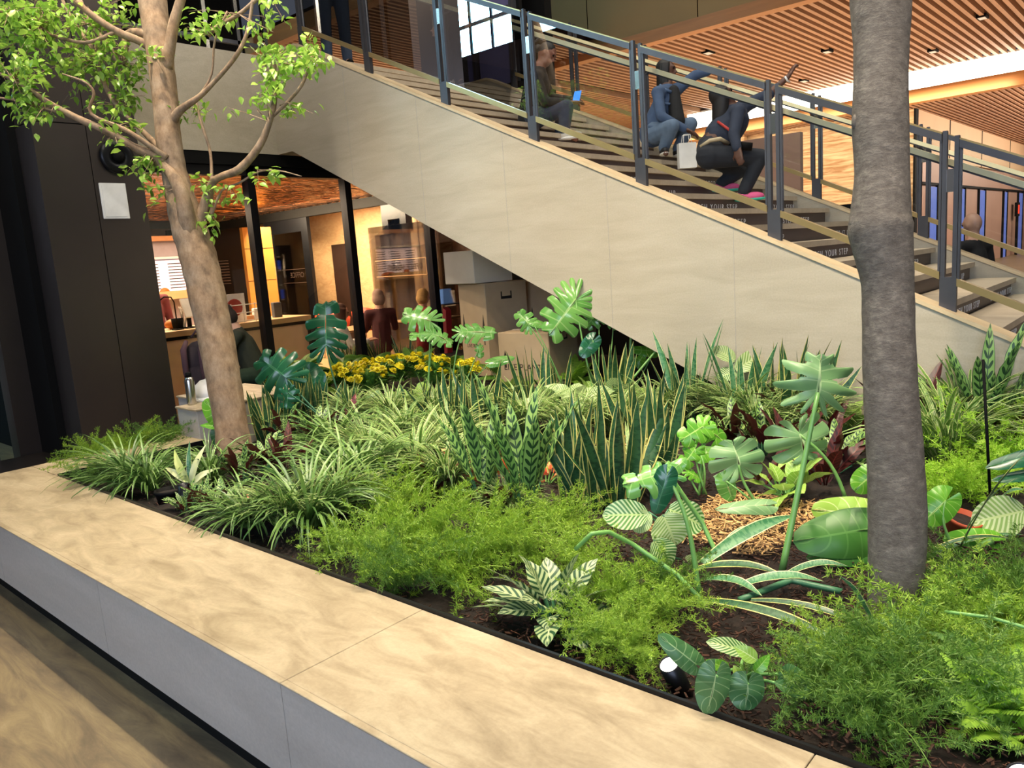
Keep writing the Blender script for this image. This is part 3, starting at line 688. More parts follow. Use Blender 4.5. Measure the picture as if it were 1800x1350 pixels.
MB().box(-hw, hw, -.05, .22, 0, 2.22).build('cabinet', M['black'], g)
M['blue'] = pm('blue_fridge_light', '#2f55c8', .4, emit='#3560e0', estr=.8)
for i, z in enumerate((.75, 1.05, 1.38, 1.7, 2.0)):
    MB().box(-hw+.04, hw-.06, -.07, -.05, z, z+.2).build('lit_shelf', M['blue'] if i % 2 else pm('fridge_grey_%d' % i, '#55607c', .4), g); MB().box(-hw+.04, hw-.06, -.09, -.05, z-.04, z-.01).build('shelf_edge', M['white'], g)
# round lamps
p = U(797, 452, 1, 9.4); g = empty('globe_lamp', p, 0, 'small round white glowing lamp above the cardboard boxes', 'lamp'); MB().ball((0, 0, 0), .06, 18).build('globe', M['lampglow'], g, True); MB().tube([(0, 0, .05), (0, 0, 2.95-p.z)], .006, 6).build('cord', M['black'], g)
p = U(697, 463, 1, 9.4); g = empty('globe_lamp', p, 0, 'small round white lamp behind the reversed OFFICE HOURS lettering', 'lamp'); MB().ball((0, 0, 0), .05, 18).build('globe', M['lampglow'], g, True); MB().tube([(0, 0, .04), (0, 0, 2.95-p.z)], .006, 6).build('cord', M['black'], g)
# upright timber post and laptop
a = U(772, 480, 1, 8.9); o = MB().box(a.x-.05, a.x+.05, 8.85, 8.95, 0, 2.5).build('timber_post', M['woodlt']); tag(o, 'slim pale timber post just right of the rightmost mullion', 'post')
p = U(782, 522, 0, -8.7); g = empty('open_laptop', (-8.7, p.y, p.z-.1), 0, 'open laptop with pale blue lit screen on the cafe table', 'laptop')
M['scr'] = pm('pale_blue_screen', '#8fb6ea', .4, emit='#8fb8f5', estr=.7)
MB().obox((0, 0, .11), (.003, 0, .001), (0, .17, 0), (-.03, 0, .11)).build('screen', M['scr'], g); MB().box(-.02, .22, -.17, .17, -.015, 0).build('keyboard', M['steel'], g)
# tables and chairs
def table(x, y, r, z, label):
    g = empty('cafe_table', (x, y, 0), 0, label, 'table'); bevel(MB().box(-r, r, -r, r, z-.03, z).build('table_top', M['woodlt'], g), .005, 1)
    MB().tube([(0, 0, 0), (0, 0, z-.03)], .03, 10).build('pedestal', M['black'], g, True); MB().lathe((0, 0, 0), [(.24, 0), (.24, .012), (.04, .03)], 24).build('foot', M['black'], g, True)
table(-8.85, 8.05, .38, .78, 'square cafe table carrying the laptop'); table(-9.4, 6.95, .36, .74, 'square cafe table in front of the rippled wall')
M['red'] = pm('coral_chair_shell', '#c04a30', .45)
def chair(x, y, rz, label):
    g = empty('tub_chair', (x, y, 0), rz, label, 'chair', 'coral tub chairs in the cafe')
    m = MB(); n = 18
    for i in range(n+1):
        a = -pi*.62+2*pi*.62*i/n; h = .88-.16*abs(i-n/2)/(n/2)
        for r_, z in ((.25, .44), (.30, .60), (.32, h), (.29, h), (.26, .6), (.22, .44)): m.v.append((r_*cos(a), r_*sin(a), z))
    for i in range(n):
        for j in range(5): q = i*6+j; m.quad([q, q+6, q+7, q+1])
    m.build('shell', M['red'], g, True); MB().lathe((0, 0, .42), [(.24, 0), (.25, .05), (.2, .07)], 24).build('seat', M['red'], g, True)
    for a in (.8, 2.3, 3.9, 5.5): MB().tube([(.16*cos(a), .16*sin(a), .43), (.24*cos(a), .24*sin(a), 0)], .012, 8).build('leg', M['chrome'], g, True)
for px, py, lb in ((560, 545, 'coral tub chair behind the dark monstera leaf'), (607, 538, 'coral tub chair between the woman in white and the mullion'), (712, 535, 'coral tub chair left of the blonde head')):
    p = U(px, py, 2, .88); chair(p.x if p.x > -12 else -12, p.y, -1.0, lb)
o = MB().obox((0, 0, .5), (.03, 0, -.02), (0, .05, 0), (-.10, .12, .42)).build('red_folded_umbrella', pm('dark_red_cloth', '#a01f22', .6)); p = U(787, 590, 0, -7.7); o.location = (-7.7, p.y, .05); tag(o, 'narrow dark red slanted chair back beside the right mullion', 'chair')

# ------------------------------------------------------------------ cardboard boxes under the stair
def carton(name, c, hx, hy, hz, rz, label, mat, words=None, tsize=.07, slots=True, face='-y', flaps=False):
    g = empty(name, (c[0], c[1], c[2]), rz, label, 'box')
    bevel(MB().box(-hx, hx, -hy, hy, 0, 2*hz).build('carton_body', mat, g), .006, 1)
    MB().box(-hx-.001, hx+.001, -.03, .03, 2*hz-.001, 2*hz+.0015).build('tape', M['cardw'], g)
    if words: text(words, 'printed_words', tsize, M['ink'], g, frame((0, -hy-.001, hz*.62), (1, 0, 0), (0, 0, 1)), .0004, 'CENTER')
    if slots:
        for s in (-1, 1):
            m = MB(); x = s*hx*.74; m.prism([(x-.008, hz*.7), (x+.008, hz*.7), (x+.008, hz*1.05), (x+.022, hz*1.05), (x, hz*1.35), (x-.022, hz*1.05), (x-.008, hz*1.05)], 1, -hy-.0015, -hy)
            m.build('printed_arrow', M['ink'], g)
        m = MB(); m.box(hx, hx+.001, -.07, .07, 2*hz*.82, 2*hz*.85); m.box(hx, hx+.001, -.07, -.055, 2*hz*.82, 2*hz*.90); m.box(hx, hx+.001, .055, .07, 2*hz*.82, 2*hz*.90); m.build('hand_hole', M['ink'], g)
    if flaps: MB().obox((hx*.9, -hy*.6, hz*1.9), (hx*.12, 0, 0), (0, .01, .02), (0, -.05, .06)).build('loose_flap', M['cardw'], g)
    return g
zb = .385
pA = U(845, 560, 1, 6.1)
carton('tall_plant_carton', (-5.68, 6.12, zb), .25, .27, .49, radians(-12), 'tall tan LIVE PLANTS carton with hand holes under the stair', M['card'], 'LIVE PLANTS', .055)
carton('white_carton', (-5.80, 6.05, zb+.985), .27, .25, .17, radians(-10), 'battered white carton on top of the tall carton', M['cardw'], None, slots=False, flaps=True)
carton('low_plant_carton', (-4.78, 5.75, zb), .29, .26, .26, radians(6), 'low tan LIVE PLANTS carton lying behind the big monstera leaf', M['card'], 'LIVE PLANTS', .085)
carton('dark_carton', (-5.25, 6.75, zb), .27, .27, .50, radians(4), 'shaded carton standing behind the tall carton under the stair', M['card'], None, slots=True)

# ------------------------------------------------------------------ bottle, hard hat, backpack on the stone block
q = (-5.74, 2.72, .675)
g = empty('steel_bottle', q, 0, 'brushed steel drinking bottle standing on the stone block', 'bottle')
MB().lathe((0, 0, 0), [(.034, 0), (.036, .01), (.036, .18), (.030, .205), (.02, .215)], 28).build('bottle_body', M['chrome'], g, True); MB().lathe((0, 0, .215), [(.022, 0), (.022, .03), (.012, .035)], 20).build('cap', M['black'], g, True)
MB().tube([(-.02, 0, .225), (-.05, 0, .22), (-.05, 0, .16)], .004, 6).build('strap', M['black'], g, True)
g = empty('hard_hat', (-5.86, 2.92, .675), .4, 'white hard hat resting behind the steel bottle', 'hat')
MB().lathe((0, 0, .015), [(.118, 0), (.116, .05), (.095, .10), (.055, .135), (0.001, .145)], 28).build('shell', M['white'], g, True)
m = MB().lathe((0, 0, 0), [(.15, 0), (.152, .012), (.115, .03)], 28); m.build('brim', M['white'], g, True); MB().tube([(-.10, 0, .09), (0, 0, .165), (.10, 0, .09)], .008, 8).build('ridge', M['white'], g, True)
M['pack'] = pm('dark_plum_fabric', '#2b1f24', .85, 0, .15, 20); M['packs'] = pm('plum_webbing', '#4a2f36', .8)
g = empty('backpack', (-6.22, 3.06, .675), radians(-45), 'dark plum backpack standing upright behind the steel bottle', 'backpack')
m = MB().ball((0, 0, .22), .18, 16, (.62, .8, 1.22)); o = m.build('pack_body', M['pack'], g, True); MB().ball((.08, 0, .14), .11, 14, (.6, 1, 1)).build('front_pocket', M['pack'], g, True)
for y in (-.07, .07): MB().tube([(.05, y, .44), (.14, y, .38), (.15, y, .2), (.12, y, .05)], [.018, .026, .024, .012], 8).build('shoulder_strap', M['packs'], g, True)
MB().tube([(0, -.04, .47), (0, 0, .52), (0, .04, .47)], .01, 8).build('top_handle', M['packs'], g, True)
# ------------------------------------------------------------------ plant building blocks
def G(px, py, z=.385):
    p = U(px, py, 2, z)
    if p.x > -3.5 and p.y > 4.82: p.y = 4.82          # keep roots in the bed, clear of the stair wall
    return p
def spine(p, az, el, L, bend, n=7, pw=1.3):
    pts = [V(p)]; 
    for i in range(n):
        e = el-bend*((i+.5)/n)**pw; pts.append(pts[-1]+V((cos(e)*cos(az), cos(e)*sin(az), sin(e)))*(L/n))
    return pts
def hs(az, tw=0): return V((-sin(az)*cos(tw), cos(az)*cos(tw), sin(tw)))
def prof(kind, n, w):
    o = []
    for i in range(n+1):
        v = i/n
        if kind == 'strap': f = min(1, .6+v*2)*(1 if v < .6 else max(.02, 1-((v-.6)/.4)**1.6))
        elif kind == 'snake': f = (.55+.45*sin(pi*min(v*.85, .5)))*(1 if v < .55 else max(.015, 1-((v-.55)/.45)**1.5))
        elif kind == 'ellip': f = max(.02, sin(pi*min(.999, v*.97+.03))**.75)
        elif kind == 'ovate': f = max(.02, sin(pi*min(.999, (v*.98+.02)**.72))**.85)
        elif kind == 'round': f = max(.02, sin(pi*min(.999, v*.96+.04))**.55)
        o.append(f*w)
    return o
def grass(n, L, w, seed, bend=1.9, el=(.95, 1.5), r=.05):
    m = MB(); q = random.Random(seed)
    for _ in range(n):
        az = q.uniform(0, 2*pi); e = q.uniform(*el); l = L*q.uniform(.6, 1.1); a2 = az+q.uniform(-.5, .5)
        p = (cos(az)*r*q.random(), sin(az)*r*q.random(), 0)
        sp = spine(p, a2, e, l, bend*q.uniform(.6, 1.15), 7); m.blade(sp, prof('strap', 7, w*q.uniform(.8, 1.15)), hs(a2, q.uniform(-.35, .35)), .35, 2)
    return m
def snake(n, L, w, seed, spread=.28, r=.09):
    m = MB(); q = random.Random(seed)
    for i in range(n):
        az = q.uniform(0, 2*pi); e = pi/2-abs(q.gauss(0, spread)); l = L*q.uniform(.55, 1.05); rr = r*sqrt(q.random())
        p = (cos(az)*rr, sin(az)*rr, -.02); sp = spine(p, az, e, l, q.uniform(-.05, .22), 8); tw = q.uniform(0, pi)
        S = [hs(tw+.5*k/8) for k in range(9)]; m.blade(sp, prof('snake', 8, w*q.uniform(.75, 1.1)), S, -.28, 4, .08, 1.5, q.random()*6)
    return m
def calath(n, L, w, seed, kind='ellip', el=(.7, 1.45), bend=.9, pet=.4, wave=.25, m_=6, fold=.25):
    f = MB(); s = MB(); q = random.Random(seed)
    for i in range(n):
        az = 2*pi*i/n+q.uniform(-.6, .6); e = q.uniform(*el); l = L*q.uniform(.7, 1.1); pl = l*pet*q.uniform(.6, 1.3)
        st_ = spine((cos(az)*.02, sin(az)*.02, 0), az, e, pl, .1, 3); s.tube(st_, .004, 5, False)
        sp = spine(st_[-1], az, e-.1, l, bend*q.uniform(.5, 1.2), 9); tw = q.uniform(-.6, .6)
        f.blade(sp, prof(kind, 9, w*q.uniform(.8, 1.15)), hs(az, tw), fold, m_, wave, 3, q.random()*6)
    return f, s
def needles(R, H, n, seed, dens=1.0, nl=.019, flat=.0):
    m = MB(); q = random.Random(seed)
    for i in range(n):
        az = q.uniform(0, 2*pi); e = q.uniform(.25, 1.45); l = (R*cos(e)+H*sin(e))*q.uniform(.75, 1.15)
        sp = spine((q.uniform(-.05, .05), q.uniform(-.05, .05), 0), az, e, l, q.uniform(.5, 1.5), 12)
        m.cur = 0; m.tube(sp, [.0016]*12+[.0008], 3, False)
        for k in range(2, 13):
            base = sp[k]; T = (sp[k]-sp[k-1]).normalized()
            for j in range(int(2*dens+q.random())):
                d = V((q.gauss(0, 1), q.gauss(0, 1), q.gauss(.25, .8))).normalized(); d = (d-T*d.dot(T)*.6+T*.5).normalized()
                sl = q.uniform(.02, .065)*(1.15-k/16); tip = base+d*sl
                N = max(2, int(sl/.0085))
                for h in range(N+1):
                    b = base.lerp(tip, h/N)
                    for z in range(3):
                        dd = (V((q.gauss(0, 1), q.gauss(0, 1), q.gauss(.1, 1))).normalized()+d*.7).normalized()
                        S = dd.cross(V((q.random(), q.random(), q.random()))).normalized()*.0015; ln = nl*q.uniform(.7, 1.15)
                        a = len(m.v); m.v += [tuple(b-S*.6), tuple(b+S*.6), tuple(b+dd*ln*.6+S), tuple(b+dd*ln), tuple(b+dd*ln*.6-S)]
                        m.quad([a, a+1, a+2, a+3, a+4], [(.2, 0), (.8, 0), (.9, .6), (.5, 1), (.1, .6)])
    return m
def fern(n, L, seed, el=(.6, 1.3), bend=1.2, pw=.02):
    m = MB(); q = random.Random(seed)
    for i in range(n):
        az = 2*pi*i/n+q.uniform(-.4, .4); sp = spine((0, 0, 0), az, q.uniform(*el), L*q.uniform(.7, 1.1), bend*q.uniform(.7, 1.2), 26); S = hs(az, q.uniform(-.3, .3))
        m.tube(sp[::3], .002, 4, False)
        for k in range(3, 26):
            v = k/26; pl = L*.24*sin(pi*min(1, v*.9+.08))**.8*(1-.35*v); T = (sp[k]-sp[k-1]).normalized()
            for s in (-1, 1):
                d = (S*s+T*.35-V((0, 0, .2))).normalized(); pp = [sp[k]+d*pl*x-V((0, 0, .15))*pl*x*x for x in (0, .35, .7, 1)]
                m.blade(pp, [pw*.6*L, pw*L, pw*.8*L, .001], T, 0, 1)
    return m
def place(mesh, name, loc, rz, s, label, cat, group=None, tilt=(0, 0), kids=()):
    o = bpy.data.objects.new(name, mesh); C.objects.link(o); o.location = loc
    o.rotation_euler = (tilt[0], tilt[1], rz); o.scale = (s, s, s) if not hasattr(s, '__len__') else s
    for nm, me in kids:
        c = bpy.data.objects.new(nm, me); C.objects.link(c); c.parent = o
    return tag(o, label, cat, group)

# leaf aimed between two measured points: attachment A, tip T
def basis(A, T, a):
    Y = (T-A).normalized(); N = (-fw*a + V((0, 0, 1))*(1-a)); N = (N-Y*N.dot(Y)).normalized(); X = Y.cross(N)
    return X, Y, N
def mleaf(m, A, T, W, a=.6, K=6, cut=.6, droop=.12, back=.42, narrow=.22, roll=0.0, bend=.12):
    X, Y, N = basis(A, T, a)
    if roll: R_ = Matrix.Rotation(roll, 3, Y); X = R_ @ X; N = R_ @ N
    Ln = (T-A).length; ns, nt = 5, 7; rr = random.Random(int(A.x*1000)+K); lim = radians(168)
    def Rad(ph):   # outline radius around the attachment
        c = cos(ph); 
        if ph < pi/2: return 1/sqrt((c/Ln)**2+(sin(ph)/W)**2) * (1+.10*sin(2*ph))
        return W*(1-(1-back*Ln/W*1.15)*((ph-pi/2)/(lim-pi/2))**1.6) if W > back*Ln*1.15 else W
    for sd in (-1, 1):
        for k in range(K):
            idx = {}; sc_ = (k+.5)/K; lv = rr.uniform(-.05, .05)
            for j in range(nt+1):
                t_ = j/nt; sh = 1 if (t_ < .28 or not cut) else 1-narrow*cut*2.2*((t_-.28)/.72)**.8
                for i in range(ns+1):
                    q = -1+2*i/ns; s_ = sc_+q*.5/K*sh; ph = lim*(1-s_)**1.0*(1 if s_ < 1 else 0)
                    R0 = Rad(ph)*(1-(.16*cut*q*q if t_ > .5 else 0)+lv*cut)
                    e = X*sd*sin(ph)*R0+Y*cos(ph)*R0
                    ry = Ln*.9*max(0, (s_-.30)/.70)**1.25; r0 = Y*ry; p = r0.lerp(e, t_**.95)
                    lx = p.dot(X)/W; ly = p.dot(Y)/Ln
                    z = -droop*W*lx*lx*1.6 - bend*Ln*max(0, ly)**2 + .05*W*t_*(1-q*q)*.8 - .12*W*t_**3*cut
                    z += .06*W*sin(7*ly+sd)
                    m.v.append(tuple(A+p+N*z)); idx[i, j] = len(m.v)-1
            for j in range(nt):
                for i in range(ns):
                    v0, v1 = (k+i/ns)/K+.5/K, (k+(i+1)/ns)/K+.5/K; u0, u1 = .5+sd*.5*j/nt, .5+sd*.5*(j+1)/nt
                    f = [idx[i, j], idx[i+1, j], idx[i+1, j+1], idx[i, j+1]]; uv = [(u0, v0), (u0, v1), (u1, v1), (u1, v0)]
                    if sd > 0: f.reverse(); uv.reverse()
                    m.quad(f[::-1], uv[::-1])
def oleaf(m, A, T, W, a=.6, kind='round', bend=.25, cup=.2, wave=.08):
    X, Y, N = basis(A, T, a); L_ = (T-A).length; n = 12
    sp = [A+Y*L_*i/n-N*bend*L_*((i/n)**2-(i/n)*.5) for i in range(n+1)]
    m.blade(sp, prof(kind, n, W), -X, cup, 8, wave, 2.5, A.x*9)
def stalk(m, pts, r=.006): m.tube(pts, [r*(1.25-.5*i/(len(pts)-1)) for i in range(len(pts))], 8)
def curve3(a, b, sag, n=8):
    a, b = V(a), V(b); return [a.lerp(b, i/n)+V(sag)*sin(pi*i/n) for i in range(n+1)]

def leafy(name, root, leaves, label, cat, smat='stem', dd=0.0, group=None):
    """plant with individually aimed leaves. leaf: (A px, T px, W px, facing, material, style, extra)"""
    base = G(*root) if len(root) == 2 else V(root); g = empty(name, base, 0, label, cat, group); D0 = depth(base)+dd
    inv = Matrix.Translation(-base)
    for lf in leaves:
        (ax, ay), (tx, ty), wpx, a, mt, sty = lf[:6]; ex = lf[6] if len(lf) > 6 else {}
        D = D0+ex.get('d', 0); A = UD(ax, ay, D); T = UD(tx, ty, D+ex.get('dt', 0)); W = wpx*D/FPX
        m = MB()
        if sty == 'split': mleaf(m, A, T, W, a, ex.get('K', 6), ex.get('cut', .75), ex.get('droop', .12), roll=ex.get('roll', 0))
        elif sty == 'heart': mleaf(m, A, T, W, a, 5, 0, ex.get('droop', .18), roll=ex.get('roll', 0))
        else: oleaf(m, A, T, W, a, sty, ex.get('bend', .25))
        o = m.build('leaf', M[mt], g, True); o.data.transform(inv)
        if ex.get('stalk', True):
            s = MB(); st0 = ex.get('from', base+V((random.uniform(-.02, .02), random.uniform(-.02, .02), 0)))
            if isinstance(st0, tuple): st0 = G(*st0)
            sg_ = ex.get('sag', (random.uniform(-.03, .03), random.uniform(-.03, .03), .02)); stalk(s, curve3(st0, A, sg_), ex.get('r', .005))
            so_ = s.build('leaf_stalk', M[smat], g, True); so_.data.transform(inv)
    return g

# ------------------------------------------------------------------ prototypes
PR = {}
for i in range(3):
    PR['spider%d' % i] = grass(170, .44, .0075, 10+i, 1.7).mesh('striped_grass', M['spider'], True)
    PR['lirio%d' % i] = grass(165, .47, .0062, 20+i, 1.9, (.7, 1.45)).mesh('dark_grass', M['lirio'], True)
    PR['snake%d' % i] = snake(11, .55, .030, 30+i).mesh('snake_plant', M['snake'], True)
    PR['needle%d' % i] = needles(.30, .26, 36, 40+i, 1.0, .024).mesh('asparagus_fern', M['needle'])
    a_, b_ = calath(26, .21, .023, 50+i); PR['rattle%d' % i] = (a_.mesh('rattlesnake_foliage', M['rattle'], True), b_.mesh('rattlesnake_stems', M['stemd']))
PR['snakeg0'] = snake(9, .75, .030, 34, .16, .07).mesh('tall_snake_plant', M['snakeg'], True)
PR['snaket0'] = snake(16, .5, .019, 35, .22, .12).mesh('thin_snake_plant', M['snake'], True)
PR['needled0'] = needles(.32, .28, 34, 44, 1.0, .024).mesh('shaded_asparagus', M['needled'])
PR['needled1'] = needles(.30, .24, 26, 48, 1.2).mesh('shaded_asparagus', M['needled'])
PR['needley0'] = needles(.33, .30, 42, 45, 1.2).mesh('lime_asparagus', M['needley'])
PR['sprig0'] = needles(.34, .20, 7, 46, 1.1).mesh('asparagus_sprig', M['needle'])
a_, b_ = calath(13, .42, .034, 60, 'ellip', (1.15, 1.5), .25, .35, .2); PR['rattletall'] = (a_.mesh('tall_rattlesnake', M['rattleg'], True), b_.mesh('tall_rattle_stems', M['stemd']))
a_, b_ = calath(7, .27, .028, 61, 'ellip', (.9, 1.5), .3, .25, .15); PR['purple0'] = (a_.mesh('purple_foliage', M['purple'], True), b_.mesh('purple_stems', M['purple']))
a_, b_ = calath(6, .22, .032, 62, 'ovate', (.7, 1.45), .4, .25, .1); PR['purple1'] = (a_.mesh('purple_foliage', M['purple'], True), b_.mesh('purple_stems', M['purple']))
a_, b_ = calath(26, .19, .042, 63, 'ovate', (.1, 1.5), .6, .3, .08, 8, .12); PR['leopard'] = (a_.mesh('herringbone_foliage', M['leopard'], True), b_.mesh('herringbone_stems', M['stemd']))
for i in range(2):
    a_, b_ = calath(10, .20, .065, 64+i, 'round', (.5, 1.3), .8, .8, .08, 8, .15); PR['orbi%d' % i] = (a_.mesh('silver_striped_foliage', M['orbi'], True), b_.mesh('striped_stems', M['stemd']))
a_, b_ = calath(11, .17, .036, 66, 'ovate', (.5, 1.4), .7, .3, .06, 6, .2); PR['aglao'] = (a_.mesh('red_aglaonema_foliage', M['aglao'], True), b_.mesh('aglaonema_stems', M['stem']))
a_, b_ = calath(16, .13, .04, 67, 'ovate', (.3, 1.4), .7, .5, .06, 6, .1); PR['filler'] = (a_.mesh('heart_leaf_foliage', M['philb'], True), b_.mesh('filler_stems', M['stem']))
PR['fern0'] = fern(14, .42, 70).mesh('fern', M['fern']); PR['fernd0'] = fern(16, .40, 71, (.4, 1.3)).mesh('dark_fern', M['fernd'])
# yellow mums
q = random.Random(80); m = MB()
for _ in range(170):
    az = q.uniform(0, 2*pi); e = q.uniform(.1, 1.5); m.blade(spine((cos(az)*.03, sin(az)*.03, q.uniform(.02, .16)), az, e, q.uniform(.05, .12), .8, 4), prof('ovate', 4, .014), hs(az, q.uniform(-.5, .5)), .2, 2)
PR['mumleaf'] = m.mesh('mum_foliage', M['mumleaf'], True)
m = MB()
for k in range(3):
    for j in range(11):
        a = 2*pi*j/11+k*.3; m.blade(spine((0, 0, .004*k), a, .2+.45*k, .026-.005*k, .3, 3), [.004, .0065, .0055, .002], hs(a), .1, 1)
PR['bloom'] = m.mesh('mum_bloom', M['petal'])

NAMES = {'spider': ('striped_grass_clump', 'grass plant', 'cream-striped grass clumps'), 'lirio': ('dark_grass_clump', 'grass plant', 'dark green arching grass clumps'), 'snake': ('snake_plant', 'snake plant', 'snake plants'),
         'snakeg': ('snake_plant', 'snake plant', 'snake plants'), 'snaket': ('snake_plant', 'snake plant', 'snake plants'), 'needle': ('asparagus_fern', 'asparagus fern', 'asparagus ferns'), 'needled': ('asparagus_fern', 'asparagus fern', 'asparagus ferns'),
         'needley': ('asparagus_fern', 'asparagus fern', 'asparagus ferns'), 'sprig': ('asparagus_sprig', 'asparagus fern', 'asparagus ferns'), 'rattle': ('rattlesnake_plant', 'rattlesnake plant', 'rattlesnake plants'),
         'rattletall': ('rattlesnake_plant', 'rattlesnake plant', 'rattlesnake plants'), 'purple': ('purple_leaf_plant', 'leafy plant', 'dark purple leaf plants'), 'leopard': ('herringbone_plant', 'leafy plant', None),
         'orbi': ('silver_stripe_plant', 'leafy plant', 'silver striped plants'), 'aglao': ('red_aglaonema', 'leafy plant', 'red and green aglaonemas'), 'filler': ('heart_leaf_plant', 'leafy plant', 'low heart-leaf plants'), 'fern': ('fern', 'fern', 'ferns'), 'fernd': ('fern', 'fern', 'ferns')}
KID = {'rattle': 'stems', 'rattletall': 'stems', 'purple': 'stems', 'leopard': 'stems', 'orbi': 'stems', 'aglao': 'stems', 'filler': 'stems'}
qq = random.Random(99)
def PL(kind, var, px, py, s, label, z=.385, tilt=(0, 0), rz=None):
    nm, cat, grp = NAMES[kind]; key = kind+(str(var) if var is not None else ''); pr = PR[key]; me, kids = (pr[0], [('stems', pr[1])]) if isinstance(pr, tuple) else (pr, [])
    if kind in ('spider', 'lirio', 'rattle', 'fernd', 'aglao', 'filler', 'orbi'): s *= 1.22
    if U(px, py, 2, z).y > 4.9 and U(px, py, 2, z).x > -3.5: s *= 1.15
    return place(me, nm, G(px, py, z), qq.uniform(0, 6.28) if rz is None else rz, s, label, cat, grp, tilt, kids)
